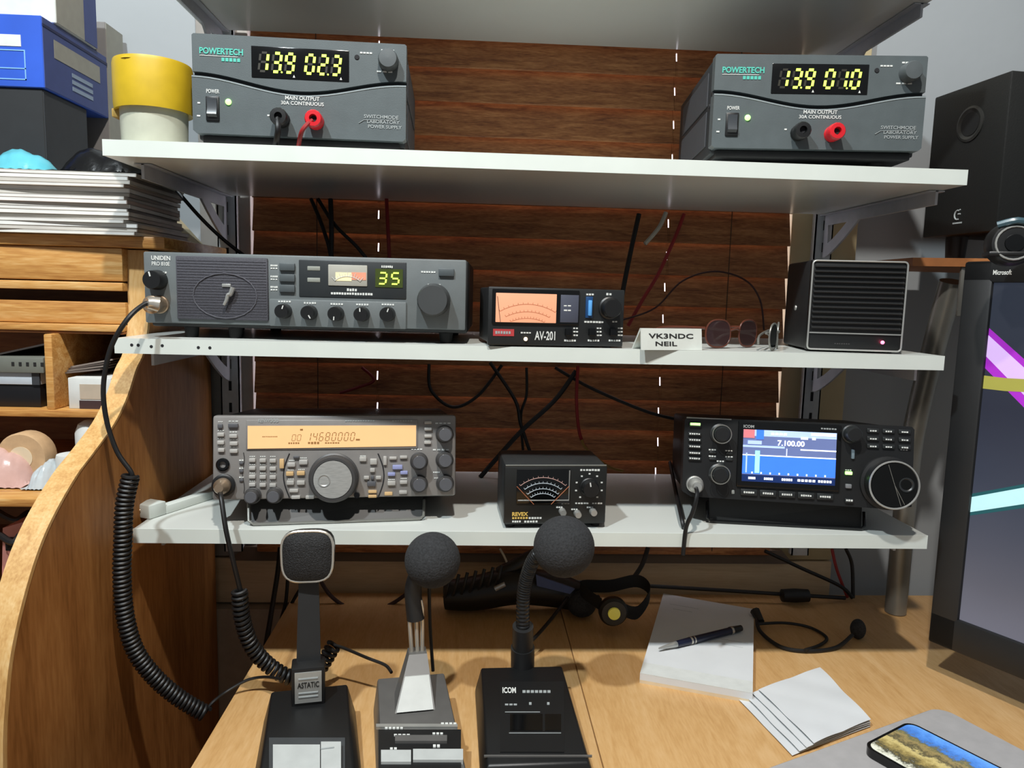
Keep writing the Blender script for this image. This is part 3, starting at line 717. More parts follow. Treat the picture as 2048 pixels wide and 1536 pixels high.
MB().lathe([(.0003, -.004), (.0088, -.004), (.0088, -.013), (.0078, -.015), (.0060, -.018), (.0046, -.026), (.0003, -.026)], (x, 0, z), 'y', 22).build('microphone_plug', 'nickel_brown', o)
for i, py in enumerate((922, 938, 956)): d.marks((478, py - 3, 488, py), 2); d.button(483, py + 4, 8, 6, 'ken_button_dark', .002)
for r_, py in enumerate((920, 936, 953, 969)):
    for c_, px in enumerate((505, 526, 546)): d.button(px, py + c_ * .6, 13, 8, 'ken_button'); d.marks((px - 6, py - 8, px + 6, py - 6), 3)
for px, py in ((506, 991), (550, 990)): d.knob(px, py, 15, 'ken_dark', .014, None, cap='ken_button_dark', skirt=1.15)
for px, py, wp, hp, mt_ in ((564, 927, 9, 20, 'ken_amber'), (583, 929, 16, 9, 'ken_button'), (607, 924, 17, 10, 'ken_button'), (580, 947, 15, 9, 'ken_amber'), (602, 946, 16, 9, 'ken_amber'), (581, 965, 15, 9, 'ken_button'), (602, 965, 16, 9, 'ken_button'), (588, 981, 18, 7, 'ken_button'), (592, 994, 18, 7, 'ken_button'), (620, 994, 17, 7, 'ken_button'), (593, 914, 12, 5, 'ken_button_dark'),
                            (726, 918, 14, 9, 'ken_button'), (747, 923, 14, 12, 'ken_button'), (745, 940, 10, 8, 'ken_button'), (733, 955, 11, 7, 'ken_button'), (757, 955, 11, 7, 'ken_button'), (745, 955, 7, 7, 'ken_button_dark'), (743, 967, 17, 10, 'ken_button_dark'), (745, 983, 17, 6, 'ken_amber'), (745, 992, 17, 6, 'ken_amber'),
                            (770, 921, 7, 18, 'ken_button'), (786, 916, 15, 6, 'ken_button'), (807, 914, 15, 6, 'ken_button'), (795, 934, 20, 9, 'ken_blue'), (783, 948, 15, 7, 'ken_blue'), (808, 945, 15, 7, 'ken_blue'), (783, 966, 16, 9, 'ken_button'), (807, 964, 15, 7, 'ken_button'), (777, 987, 16, 7, 'ken_amber'), (806, 984, 16, 7, 'ken_button'),
                            (856, 845, 15, 6, 'ken_button'), (856, 858, 15, 6, 'ken_button'), (856, 872, 15, 6, 'ken_button'), (855, 885, 14, 6, 'ken_button')):
    d.button(px, py, wp, hp, mt_)
for a in ((578, 920, 590, 922), (600, 915, 614, 917), (575, 939, 588, 941), (596, 938, 610, 940), (576, 957, 588, 959), (720, 911, 732, 913), (776, 958, 790, 960), (801, 956, 814, 958), (865, 898, 900, 901), (866, 943, 880, 946), (868, 955, 880, 957), (870, 845, 902, 848), (822, 897, 845, 900), (850, 880, 860, 881)): d.marks(a, 4)
for px0, sgn in ((579, -1), (756, 1)):
    pts = [(px0 + sgn * 12 * math.sin(math.pi * t), 907 + 88 * t) for t in [i / 10 for i in range(11)]]
    MB().tube([(d.uv(a, b_)[0], -.0002, d.uv(a, b_)[1]) for a, b_ in pts], .0007, 6).build('panel_groove', 'slot_dark', o)
pts = [(487 + 2 * math.sin(i), 905 + i * 9) for i in range(10)]
MB().tube([(d.uv(a, b_)[0], -.0002, d.uv(a, b_)[1]) for a, b_ in pts], .0005, 6).build('panel_groove', 'ken_dark', o)
x, z = d.uv(668, 955)
dial = MB().lathe([(.0, .001), (.0280, .001), (.0280, -.003), (.0262, -.004), (.0262, -.016), (.0245, -.018), (.0218, -.0182), (.0216, -.0172), (.0003, -.0172)], (x, 0, z), 'y', 48).build('tuning_dial', 'ken_dark', o)
MB().lathe([(.0003, -.0165), (.0214, -.0165), (.0210, -.0185), (.0003, -.0187)], (x, 0, z), 'y', 48).build('dial_face', 'brushed', dial)
MB().lathe([(.0003, -.0182), (.0070, -.0182), (.0070, -.0192), (.0060, -.0192), (.0045, -.0180), (.0003, -.0176)], (x - .0095, 0, z - .001), 'y', 24).build('finger_dimple', 'silver', dial)
for px, py in ((838, 922), (838, 967), (889, 868), (889, 919), (890, 966)): d.knob(px, py, 16, 'ken_dark', .014, 20, cap='ken_button_dark', skirt=1.12, pm='ken_button')
MB().lathe([(.0003, 0), (.0035, 0), (.0032, -.004), (.0003, -.004)], (d.uv(714, 990)[0], 0, d.uv(714, 990)[1]), 'y', 16).build('torque_lever', 'black_gloss', o)
d.end()
# tilt bail resting on the shelf
P = [at(px, py, 'y', yy) for px, py, yy in ((497, 1004, .05), (498, 1050, .032), (507, 1052.5, .032), (840, 1042, .058), (847, 1038, .058), (848, 1000, .075))]
for i in (1, 2, 3, 4): P[i].z = -.2114 + (.0022 if i in (2, 3) else .006)
MB().tube([d.loc(q) for q in P], .0017, 8).build('tilt_bail', 'dull_steel', o)
MB().hexa([d.loc(onz(at(px, py, 'y', yy), -.2110)) for px, py, yy in ((503, 1053, .0335), (843, 1043, .0600), (843, 1043, .063), (503, 1053, .0365))], [d.loc(at(px, py, 'y', yy)) for px, py, yy in ((502, 998, .050), (846, 990, .080), (846, 990, .083), (502, 998, .053))]).build('shade_plate', mat('shade_dark', '#2b2b29', .5), o)  # added dark plate behind the wire bail, standing in for shade under the radio
for x in (-.09, .09): MB().lathe([(.0, .002), (.008, .002), (.0075, -.0040), (.0003, -.0040)], (x, .205, 0), 'z', 14).build('foot', 'rubber', o)

# ================================================================ small SWR meter
d = Dev('swr_meter', (.0229, .032, -.2112), 3.3, 0, .118, .0747, 'small black box meter with a dark dial and gold lettering, behind the foam ball', 'meter'); o = d.o
bxo('case', mat('meter_case', '#2c2e2f', .4), o, -.059, .059, .004, .084, .003, .0742, bev=.004)
bxo('front_panel', mat('meter_front', '#171817', .45), o, -.059, .059, 0, .006, .006, .0725, bev=.0015)
MB().tube([(-.058, .0015, .0735), (.058, .0015, .0735)], .0011, 8).build('top_lip', mat('lip_grey', '#63645f', .4), o)
wn = d.plate('dial_window', 'black_gloss', (1033, 938, 1140, 1007), -.0016, .001, bev=.0008)
x0, x1, z0, z1 = d.rect((1036, 940, 1138, 1000))
MB().tube([(x1, -.0016, z1), (x1, -.0016, z0), (x0, -.0016, z0)], .0008, 6).build('window_trim', 'silver', wn)
cx_, cz_ = d.uv(1084, 1023); ab = MB(); rb = MB(); wb = MB()
for rr, sp_, bb2 in ((.0400, 40, ab), (.0335, 38, wb), (.0270, 40, wb), (.0215, 38, wb)):
    bb2.tube([(cx_ + rr * math.cos(R(90 - sp_ + i * 2 * sp_ / 20)), -.0019, cz_ + rr * math.sin(R(90 - sp_ + i * 2 * sp_ / 20))) for i in range(21)], .0004, 5)
    for i in range(0, 21, 2):
        a = R(90 - sp_ + i * 2 * sp_ / 20); bb2.tube([(cx_ + rr * math.cos(a), -.0019, cz_ + rr * math.sin(a)), (cx_ + (rr + .0022) * math.cos(a), -.0019, cz_ + (rr + .0022) * math.sin(a))], .0003, 5)
tag(wb.build('dial_scale', mat('scale_pale', '#b6c0c8', .5), wn), kind='stuff'); tag(ab.build('dial_scale', mat('scale_rose', '#b8948c', .5), wn), kind='stuff')
for s_ in (1, -1):
    MB().tube([(cx_ - s_ * .010, -.0021, cz_ + .009), (cx_ - s_ * .030, -.0021, cz_ + .030)], .0004, 5).build('needle', 'meter_ink', wn)
d.knob(1178, 974, 17, 'black_plastic', .012, 10, skirt=1.1)
for i in range(9):
    a = R(-140 + i * 35); x, z = d.uv(1178, 974)
    b_ = d.mk.setdefault('print_white', MB()); b_.box(x + .0155 * math.sin(a) - .0011, x + .0155 * math.sin(a) + .0011, -.0005, .0001, z + .0155 * math.cos(a) - .0008, z + .0155 * math.cos(a) + .0008)
d.marks((1160, 938, 1200, 942), 7); d.marks((1122, 1005, 1140, 1008), 3); d.marks((1150, 1005, 1178, 1008), 5); d.marks((1184, 1005, 1205, 1008), 4)
for px, py in ((1122, 1022), (1152, 1026), (1183, 1022)):
    d.knob(px + 2, py, 7, 'silver', .009, None, name='toggle'); d.marks((px - 10, py - 9, px + 4, py - 6), 3)
d.text('REVEX', (1024, 1024, 1056, 1032), 'print_gold', bold=.04); d.marks((1024, 1034, 1056, 1038), 6, 'print_gold'); d.marks((1057, 1034, 1084, 1038), 5); d.marks((1024, 1041, 1042, 1045), 4); d.marks((1048, 1041, 1076, 1045), 5)
d.end()
for x in (-.05, .05):
    for y_ in (.012, .074): MB().lathe([(.0, .004), (.005, .004), (.005, 0), (.0003, 0)], (x, y_, 0), 'z', 12).build('foot', 'rubber', o)

# ================================================================ touchscreen transceiver
d = Dev('transceiver', (.3012, .03, -.1765), -9.5, -7, .257, .0930, 'black radio transceiver with a blue spectrum touchscreen and large dial', 'radio'); o = d.o; hw = .1285; H = .093
bxo('case', 'black_satin', o, -hw + .010, hw - .006, .014, .215, -.001, H - .002, bev=.003)
MB().prism([(-hw, .006), (-hw + .010, 0), (hw - .03, -.002), (hw, .002), (hw, H - .003), (hw - .003, H), (-hw + .003, H), (-hw, H - .003)], 'y', 0, .018).build('front_panel', 'icom_black', o)
MB().tube([(-hw + .002, .0005, H - .0005), (-.075, .0005, H - .0005)], .0009, 6).build('top_highlight_strip', 'silver', o)
x0, x1, z0, z1 = d.rect((1474, 846, 1680, 978))
sc_ = bxo('screen_bezel', 'black_gloss', o, x0, x1, -.003, .002, z0, z1, bev=.0012)
SR = d.rect((1484, 862, 1670, 966))
def S_(u, v): return SR[0] + (SR[1] - SR[0]) * u, SR[2] + (SR[3] - SR[2]) * v
def scr(name, mt_, u0, u1, v0, v1, lv=1):
    (xa, za), (xb, zb) = S_(u0, v0), S_(u1, v1)
    return bxo(name, mt_, scn if name != 'screen' else sc_, xa, xb, -.0034 - lv * .0002, -.0028, za, zb)
scn = scr('screen', 'scr_slate', 0, 1, 0, 1, 0)
scn.parent = o
scr('spectrum_band', 'scr_blue', 0, 1, .15, .50); scr('menu_bar', 'scr_navy', 0, 1, 0, .135); scr('header_bar', 'scr_pale', 0, 1, .88, 1)
scr('spectrum_edge', 'scr_white', 0, 1, .50, .52, 2); scr('signal_peak', 'scr_cyan', .135, .185, .17, .60, 3); scr('signal_peak', 'scr_pale', .035, .05, .17, .55, 3)
scr('center_marker', 'scr_white', .47, .477, .50, .66, 3); scr('meter_bar', 'scr_pale', 0, .45, .66, .70, 2); scr('meter_bar', 'scr_white', .62, 1, .64, .665, 2)
scr('filter_badge', 'scr_red', .0, .12, .84, 1, 4); scr('mode_block', 'scr_blue', .14, .22, .82, 1, 4); scr('info_block', 'scr_pale', .05, .2, .72, .79, 4); scr('clock_block', 'scr_white', .73, .99, .93, .98, 4)
(xa, za), (xb, zb) = S_(.37, .71), S_(.66, .82)
text_on('7.100.00', lambda a, b_: Vector((xa + (xb - xa) * a, -.0044, za + (zb - za) * b_)), 'scr_white', scn, bold=.03)
mk = MB()
for i in range(9):
    (xa_, za_), (xb_, zb_) = S_(.10 + i * .098, .155), S_(.115 + i * .098, .19); mk.box(xa_, xb_, -.0042, -.0036, za_, zb_)
for u0, u1 in ((.07, .15), (.24, .34), (.43, .55), (.60, .80), (.82, .97)):
    (xa_, za_), (xb_, zb_) = S_(u0, .045), S_(u1, .09); n = 5
    for k in range(n): mk.box(xa_ + (xb_ - xa_) * k / n, xa_ + (xb_ - xa_) * (k + .7) / n, -.0042, -.0034, za_, zb_)
for u0, u1, v in ((.30, .48, .93), (.62, .70, .87), (.74, .78, .87)):
    (xa_, za_), (xb_, zb_) = S_(u0, v - .02), S_(u1, v + .025); n = 4
    for k in range(n): mk.box(xa_ + (xb_ - xa_) * k / n, xa_ + (xb_ - xa_) * (k + .7) / n, -.0042, -.0034, za_, zb_)
tag(mk.build('screen_print', 'scr_white', scn), kind='stuff')
d.text('ICOM', (1486, 849, 1507, 855), 'print_grey', y=-.0034, bold=.03); d.marks((1640, 856, 1672, 859), 6, 'print_grey', -.0033)
pw = d.button(1390, 849, 24, 10, 'icom_button', .003); d.button(1390, 848, 20, 5, 'led_green', .0036, bev=.0004, parent=pw, name='power_lamp')
for py in (868, 880, 893, 906, 917): d.button(1389, py, 26, 7, 'icom_button', .003); d.marks((1378, py - 2, 1400, py + 1), 5, y=-.0034)
for px, py in ((1440, 867), (1437, 947)):
    k_ = d.knob(px, py, 17, 'icom_button', .016, None, skirt=1.2, cap='icom_black')
    x, z = d.uv(px, py); r = 21 * d.k(px, py)
    MB().tube([(x + r * .88 * math.cos(t * .2618), -.0150, z + r * .88 * math.sin(t * .2618)) for t in range(24)], .0006, 6, closed=True).build('knob_ring', 'dull_steel', k_)
for px, py in ((1425, 900), (1458, 902), (1425, 913), (1458, 914), (1441, 923)): d.marks((px - 8, py - 2, px + 8, py + 1), 3); d.button(px, py + 5, 14, 5, 'icom_button', .002)
x, z = d.uv(1389, 968)
MB().lathe([(.0, .001), (.0098, .001), (.0098, -.004), (.0086, -.005), (.0086, -.016), (.0070, -.019), (.0050, -.021), (.0046, -.028), (.0003, -.028)], (x, 0, z), 'y', 22).build('microphone_plug', 'silver', o)
for i in range(5):
    px = 1497 + i * 38; py = 984 + i * 2.2
    d.button(px, py, 33, 13, 'icom_button', .003); d.marks((px - 11, py - 2, px + 11, py + 2), 5, y=-.0034)
d.knob(1702, 868, 17, 'icom_button', .014, None, skirt=1.15, cap='icom_black'); d.marks((1692, 853, 1716, 857), 4)
for c_, px in enumerate((1745, 1776, 1808)):
    for r_, py in enumerate((861, 877, 892)): d.button(px, py + c_ * 1.2, 24, 9, 'icom_button', .0025); d.marks((px - 7, py - 1 + c_ * 1.2, px + 7, py + 2 + c_ * 1.2), 3, y=-.0029)
d.marks((1800, 898, 1816, 901), 3)
d.button(1705, 908, 6, 20, mat('blue_grey_btn', '#6f7f88', .35), .003); d.button(1697, 946, 14, 7, 'led_green', .002, name='transmit_lamp'); d.marks((1690, 939, 1703, 941), 3); d.button(1696, 972, 12, 9, mat('grey_btn', '#75777a', .4), .003); d.button(1697, 1001, 17, 9, 'icom_button', .003); d.marks((1690, 998, 1704, 1002), 3, y=-.0034); d.button(1466, 984, 6, 8, 'print_grey', .001, name='jack_mark')
x, z = d.uv(1775, 966); r = 51 * d.k(1775, 966)
dial = MB().lathe([(.0, .001), (r * 1.12, .001), (r * 1.10, -.003), (r * .98, -.004), (r * .98, -.018), (r * .94, -.020), (r * .90, -.0195), (.0003, -.0195)], (x, 0, z), 'y', 48).build('tuning_dial', 'icom_black', o)
MB().tube([(x + r * .95 * math.cos(t * .131), -.0200, z + r * .95 * math.sin(t * .131)) for t in range(48)], .0011, 6, closed=True).build('dial_rim', 'silver', dial)
MB().lathe([(.0003, -.019), (r * .9, -.019), (r * .88, -.0202), (.0003, -.0204)], (x, 0, z), 'y', 48).build('dial_face', mat('dial_face_black', '#1b1c1c', .3, .6), dial)
MB().lathe([(.0003, -.0196), (.0082, -.0196), (.0082, -.0212), (.0070, -.0212), (.0052, -.0198), (.0003, -.0196)], (x + .0125, 0, z + .001), 'y', 24).build('finger_dimple', 'icom_button', dial)
for a in (-18, 152, 162): MB().tube([(x, -.0207, z), (x + r * .86 * math.sin(R(a)), -.0207, z + r * .86 * math.cos(R(a)))], .00035, 5).build('dial_spoke', 'dull_steel', dial)
d.end()
P = [at(px, py, 'y', yy) for px, py, yy in ((1414, 1002, .07), (1415, 1042, .059), (1421, 1046, .059), (1722, 1062, .034), (1728, 1058, .034), (1728, 1024, .042))]
for i in (1, 2, 3, 4): P[i].z = -.2114 + (.0024 if i in (2, 3) else .006)
MB().tube([d.loc(q) for q in P], .0019, 8).build('tilt_bail', 'black_gloss', o)
MB().hexa([d.loc(onz(at(px, py, 'y', yy), -.2110)) for px, py, yy in ((1420, 1046, .062), (1722, 1061, .038), (1722, 1061, .041), (1420, 1046, .065))], [d.loc(at(px, py, 'y', yy)) for px, py, yy in ((1418, 996, .070), (1724, 1010, .048), (1724, 1010, .051), (1418, 996, .073))]).build('shade_plate', mat('shade_dark', '#2b2b29', .5), o)  # same added plate: shade below this radio built as a dark sheet
for x in (-.08, .075): MB().lathe([(.0, .002), (.008, .002), (.0075, -.0100), (.0003, -.0100)], (x, .185, 0), 'z', 14).build('foot', 'rubber', o)
# ================================================================ desk microphones
def ray_local(Mi, px, py, a, b_):
    """hit of a photo ray with the sloping top z = a + b*y of a base (local)"""
    dv = _f + CR * ((px - 1024) / FPX) - CU * ((py - 768) / FPX)
    c = Mi @ CAM; dl = Mi.to_3x3() @ dv
    t = (a + b_ * c.y - c.z) / (dl.z - b_ * dl.y)
    return c + dl * t
def mic_root(x, y, yaw, label):
    o = empty('desk_microphone', (x, y, DESK + .0005), label, 'microphone', 'desk microphones', R(yaw))
    M = Matrix.Translation((x, y, DESK + .0005)) @ Matrix.Rotation(R(yaw), 4, 'Z')
    return o, M.inverted()
def wedge(w0, w1, yb, yf, zb, zf, inset, skirt=.004):
    """base block: vertical skirt then sides drawn in to a sloping top"""
    b_ = MB()
    f0 = [(-w0, yf, 0), (w0, yf, 0), (w1, yb, 0), (-w1, yb, 0)]
    f1 = [(-w0, yf, skirt), (w0, yf, skirt), (w1, yb, skirt), (-w1, yb, skirt)]
    f2 = [(-w0 + inset, yf + inset, zf), (w0 - inset, yf + inset, zf), (w1 - inset, yb - inset, zb), (-w1 + inset, yb - inset, zb)]
    b_.ring_grid([f0, f1, f2])
    ed = [e for e in b_.bm.edges if e.calc_length() > .004]
    bmesh.ops.bevel(b_.bm, geom=ed, offset=.0022, segments=2, affect='EDGES', profile=.5)
    return b_
def deck_box(Mi, a, b_, px0, py0, px1, py1, h):
    """a flat block on the sloping deck covering a photo rectangle"""
    P = [ray_local(Mi, x, y, a, b_) for x, y in ((px0, py1), (px1, py1), (px1, py0), (px0, py0))]
    m = MB(); m.hexa([p + Vector((0, 0, -.0006)) for p in P], [p + Vector((0, 0, h)) for p in P]); return m

def dashes(Mi, a, b_, r, h, mt_, parent):
    n = max(1, int((r[2] - r[0]) / 7))
    for i in range(n):
        xa = r[0] + (r[2] - r[0]) * i / n
        deck_box(Mi, a, b_, xa, r[1], xa + (r[2] - r[0]) / n * .7, r[3], h).build('printed_mark', mt_, parent)
# --- mic with a square silver-rimmed head
o, Mi = mic_root(-.2262, -.108, 11, 'black desk microphone with a square silver-rimmed grille head'); a0, b0 = .0335, .12
wedge(.050, .047, .068, -.085, a0 + b0 * .068, a0 - b0 * .085, .009).build('base', 'black_plastic', o)
hd = Mi @ at(617, 1110, 'y', -.045); sb0 = ray_local(Mi, 617, 1409, a0, b0)
st = MB(); top_ = hd + Vector((0, .004, -.022)); bot_ = sb0 + Vector((0, .010, -.001))
rg = []
for t, hw_, th in ((0, .0135, .006), (.12, .0125, .005), (.6, .0112, .0045), (1, .0098, .004)):
    c = bot_.lerp(top_, t); rg.append([c + Vector((-hw_, -th, 0)), c + Vector((hw_, -th, 0)), c + Vector((hw_, th, 0)), c + Vector((-hw_, th, 0))])
st.ring_grid(rg).build('stem', 'black_satin', o)
cl = MB().box(-.0165, .0165, -.012, .012, -.006, .040, bev=.002, M=Matrix.Translation(sb0 + Vector((0, .010, 0)))).build('stem_collar', 'black_plastic', o)
nm = MB().box(-.0130, .0130, -.0135, -.0118, .004, .036, M=Matrix.Translation(sb0 + Vector((0, .010, 0)))).build('name_plate', 'silver', cl)
text_on('ASTATIC', lambda u, v: sb0 + Vector((-.0105 + .021 * u, -.0040, .020 + .006 * v)), 'print_dark', nm, bold=.02)
for zz in (.010, .014, .029): MB().box(-.0095, .0095, -.0142, -.0130, zz, zz + .0012, M=Matrix.Translation(sb0 + Vector((0, .010, 0)))).build('plate_line', 'print_grey', nm)
def sq(r, n=40, e=3.6):
    P = []
    for i in range(n):
        a = 2 * math.pi * i / n; c, s_ = math.cos(a), math.sin(a)
        k = (abs(c) ** e + abs(s_) ** e) ** (-1 / e)
        P.append((r * c * k * (1 + .035 * s_), r * s_ * k * (1.0)))
    return P
Mh = Matrix.Translation(hd) @ Matrix.Rotation(R(-8), 4, 'X') @ Matrix.Rotation(R(-8), 4, 'Z')
def hring(r, y, sc=1): return [Mh @ Vector((x, y, z)) for x, z in sq(r)]
MB().ring_grid([hring(.019, .014), hring(.0255, .010), hring(.0268, .0), hring(.0262, -.006)]).build('head_shell', 'black_plastic', o)
MB().ring_grid([hring(.0243, -.006), hring(.0243, -.0085), hring(.021, -.0105), hring(.012, -.0120), hring(.002, -.0124)]).build('grille', mat('mesh_grille', '#202021', .6, .3, vary=.6, vscale=700, bump=1.0, bscale=800), o)
MB().tube(hring(.0255, -.0068), .0015, 8, closed=True).build('silver_rim', 'chrome', o)
for a_ in ((536, 1478, 686, 1462),): pass
gp = deck_box(Mi, a0, b0, 538, 1478, 690, 1560, .0015).build('switch_panel', mat('panel_dark', '#3b3e40', .5), o)
bk = deck_box(Mi, a0, b0, 546, 1502, 640, 1570, .0065).build('talk_bar', 'mic_light', o)
lk = deck_box(Mi, a0, b0, 642, 1498, 682, 1570, .0075).build('lock_switch', 'mic_light', o)
P = ray_local(Mi, 655, 1512, a0, b0); MB().box(-.006, .006, -.0008, .0008, 0, .0004, M=Matrix.Translation(P + Vector((0, 0, .0076)))).build('lettering', 'print_grey', lk)

# --- mic with foam ball on silver rods and grey wedge
o, Mi = mic_root(-.1245, -.084, 9.5, 'grey desk microphone with a foam ball, pale wedge stem and two-tone base'); a0, b0 = .0335, .10
wedge(.0415, .0400, .066, -.095, a0 + b0 * .066, a0 - b0 * .095, .004).build('base', 'mic_grey', o)
pn = deck_box(Mi, a0, b0, 757, 1462, 922, 1590, .0016).build('control_panel', 'black_plastic', o)
MB_ = deck_box(Mi, a0, b0, 752, 1452, 915, 1458, .0024).build('trim_line', 'silver', o)
for px0, py0, px1, py1, mt_ in ((790, 1478, 894, 1490, 'mic_grey'), (762, 1508, 822, 1532, 'mic_light'), (826, 1506, 926, 1528, 'mic_light')):
    deck_box(Mi, a0, b0, px0, py0, px1, py1, .0042).build('button', mt_, pn)
for px0, py0, px1, py1 in ((788, 1473, 822, 1476), (865, 1470, 888, 1473), (866, 1494, 882, 1499), (780, 1500, 796, 1504), (770, 1459, 808, 1462), (882, 1450, 915, 1453)): dashes(Mi, a0, b0, (px0, py0, px1, py1), .0027, 'print_white', pn)
wb_ = ray_local(Mi, 830, 1425, a0, b0); wt = Mi @ at(835, 1302, 'y', -.030)
f = MB(); B_ = [(-.0205, 0), (.0205, 0), (.0205, .030), (-.0205, .030)]
f.hexa([wb_ + Vector((x, y, -.001)) for x, y in B_], [wt + Vector((x, y, 0)) for x, y in ((-.0095, -.007), (.0095, -.007), (.0095, .009), (-.0095, .009))])
f.build('wedge_stem', 'mic_grey', o)
q0 = wb_ + Vector((0, -.0008, .002)); q1 = wb_.lerp(wt + Vector((0, -.007, 0)), .62) + Vector((0, -.0009, 0))
MB().hexa([q0 + Vector((-.0185, 0, 0)), q0 + Vector((.0185, 0, 0)), q0 + Vector((.0185, .003, 0)), q0 + Vector((-.0185, .003, 0))], [q1 + Vector((-.0125, 0, 0)), q1 + Vector((.0125, 0, 0)), q1 + Vector((.0125, .003, 0)), q1 + Vector((-.0125, .003, 0))]).build('pale_face', 'mic_white', o)
ball = Mi @ at(865, 1120, 'y', -.032); mid = Mi @ at(832, 1218, 'y', -.030)
for dx in (-.0075, .0, .0065): MB().tube([wt + Vector((dx * .8, 0, -.004)), mid + Vector((dx, 0, 0)), mid + Vector((dx * .7, 0, .010))], .0022, 10).build('silver_rod', 'chrome', o)
MB().tube([mid + Vector((0, .002, -.012)), mid + Vector((-.003, .003, .02)), ball + Vector((-.016, .004, -.016))], lambda t: .0095 - .001 * t, 14, sm=5).build('holder', 'black_satin', o)
MB().tube([Mi @ at(858, 1160, 'y', -.012), Mi @ at(860, 1250, 'y', -.012), Mi @ at(866, 1342, 'y', -.014)], .0019, 8, sm=5).build('holder_lead', 'cable_black', o)
MB().sphere(ball, .0292, (1, 1, 1.0), 40, 24).build('foam_windshield', 'foam', o)

# --- all-black gooseneck mic
o, Mi = mic_root(-.0095, -.066, 2.3, 'black gooseneck desk microphone with the larger foam ball'); a0, b0 = .0290, .075
wedge(.0535, .0520, .078, -.090, a0 + b0 * .078, a0 - b0 * .090, .006, .006).build('base', 'black_plastic', o)
gb0 = ray_local(Mi, 1046, 1332, a0, b0); ct = Mi @ at(1046, 1252, 'y', .0); ball = Mi @ at(1128, 1093, 'y', -.036)
MB().tube([gb0 + Vector((0, .004, -.002)), gb0.lerp(ct, .45) + Vector((0, .003, 0)), gb0.lerp(ct, .46) + Vector((0, .003, 0)), ct], lambda t: .0135 if t < .5 else .0118, 20).build('neck_collar', 'black_satin', o)
N_ = [ct + Vector((0, 0, -.006)), Mi @ at(1047, 1190, 'y', -.002), Mi @ at(1058, 1140, 'y', -.012), Mi @ at(1080, 1105, 'y', -.026), ball]
gp_ = spline(N_, 70)
nk = MB().tube(gp_, lambda t: .0073 + .0005 * math.sin(t * 6.2832 * 42), 16).build('gooseneck', mat('gooseneck_black', '#1a1a1a', .28), o)
MB().sphere(ball, .0322, (1, 1, 1.0), 44, 26).build('foam_windshield', 'foam', o)
ip = deck_box(Mi, a0, b0, 1000, 1364, 1128, 1505, .0006).build('control_panel', mat('panel_black2', '#101112', .5), o)
q = [ray_local(Mi, x, y, a0, b0) for x, y in ((1005, 1388), (1032, 1388), (1005, 1376))]
text_on('ICOM', lambda u, v: q[0] + (q[1] - q[0]) * u + (q[2] - q[0]) * v + Vector((0, 0, .0010)), 'print_white', ip, bold=.03)
for a_ in ((1045, 1382, 1103, 1387), (1010, 1409, 1036, 1412), (1058, 1406, 1063, 1411), (1094, 1406, 1099, 1411), (1041, 1439, 1055, 1444), (1096, 1437, 1112, 1442), (1010, 1425, 1080, 1426), (1018, 1467, 1122, 1468)):
    n = max(1, int((a_[2] - a_[0]) / 8)) if a_[3] - a_[1] > 2 else 1
    for i in range(n):
        xa = a_[0] + (a_[2] - a_[0]) * i / n; deck_box(Mi, a0, b0, xa, a_[1], xa + (a_[2] - a_[0]) / n * (.75 if n > 1 else 1), a_[3], .0010).build('printed_mark', 'print_grey', ip)
deck_box(Mi, a0, b0, 1020, 1430, 1085, 1463, .0012).build('key', 'black_gloss', ip); deck_box(Mi, a0, b0, 1090, 1430, 1122, 1463, .0012).build('key', 'black_gloss', ip)
deck_box(Mi, a0, b0, 968, 1511, 1184, 1514, .0008).build('front_edge_line', 'mic_grey', o)

# ================================================================ microphone cords
def W(l): return [at(x, y, 'y', Y) for x, y, Y in l]
c1 = empty('coiled_cord', at(410, 1430, 'y', -.02), 'long black coiled cord hanging down beside the bureau', 'cord', 'coiled microphone cords')
o1 = Vector(c1.location)
pl = W([(306, 607, -.006), (288, 609, -.012), (255, 638, -.028), (222, 695, -.032), (207, 770, -.032), (213, 840, -.032), (234, 903, -.032), (262, 944, -.032), (262, 958, -.032)])
cp_ = W([(262, 950, -.032), (249, 1010, -.032), (246, 1080, -.033), (244, 1150, -.034), (250, 1230, -.034), (270, 1300, -.032), (308, 1353, -.028), (358, 1396, -.022), (412, 1428, -.016)])
ta = W([(410, 1426, -.016), (425, 1405, -.012), (455, 1382, .004), (495, 1360, .012), (530, 1354, .008), (560, 1358, -.012)])
MB().tube([p - o1 for p in pl], .0025, 10, sm=8).build('straight_lead', 'cable_black', c1)
MB().tube([p - o1 for p in coil(cp_, .0072, 62)], .0021, 7).build('coil', 'cable_black', c1)
MB().tube([p - o1 for p in ta], .0017, 8, sm=8).build('tail', 'cable_black', c1)
MB().tube([p - o1 for p in W([(318, 609, -.004), (303, 606, -.007), (294, 606, -.010)])], lambda t: .0075 - .002 * t, 14).build('plug', 'chrome', c1)
c2 = empty('coiled_cord', at(590, 1360, 'y', .02), 'shorter black coiled cord running behind the square-headed microphone', 'cord', 'coiled microphone cords')
o2 = Vector(c2.location)
MB().tube([p - o2 for p in W([(440, 985, .012), (443, 1000, .0), (452, 1060, -.012), (467, 1125, -.012), (481, 1182, -.008)])], .0026, 10, sm=8).build('straight_lead', 'cable_black', c2)
MB().tube([p - o2 for p in coil(W([(479, 1180, -.008), (484, 1235, -.004), (504, 1293, .004), (543, 1335, .012), (592, 1358, .014), (632, 1345, .016), (668, 1290, .022)]), .0070, 34)], .0023, 7).build('coil', 'cable_black', c2)
MB().tube([p - o2 for p in W([(668, 1290, .022), (690, 1297, .020), (735, 1316, .010), (770, 1330, .0), (783, 1345, -.012)])], .0018, 8, sm=8).build('tail', 'cable_black', c2)

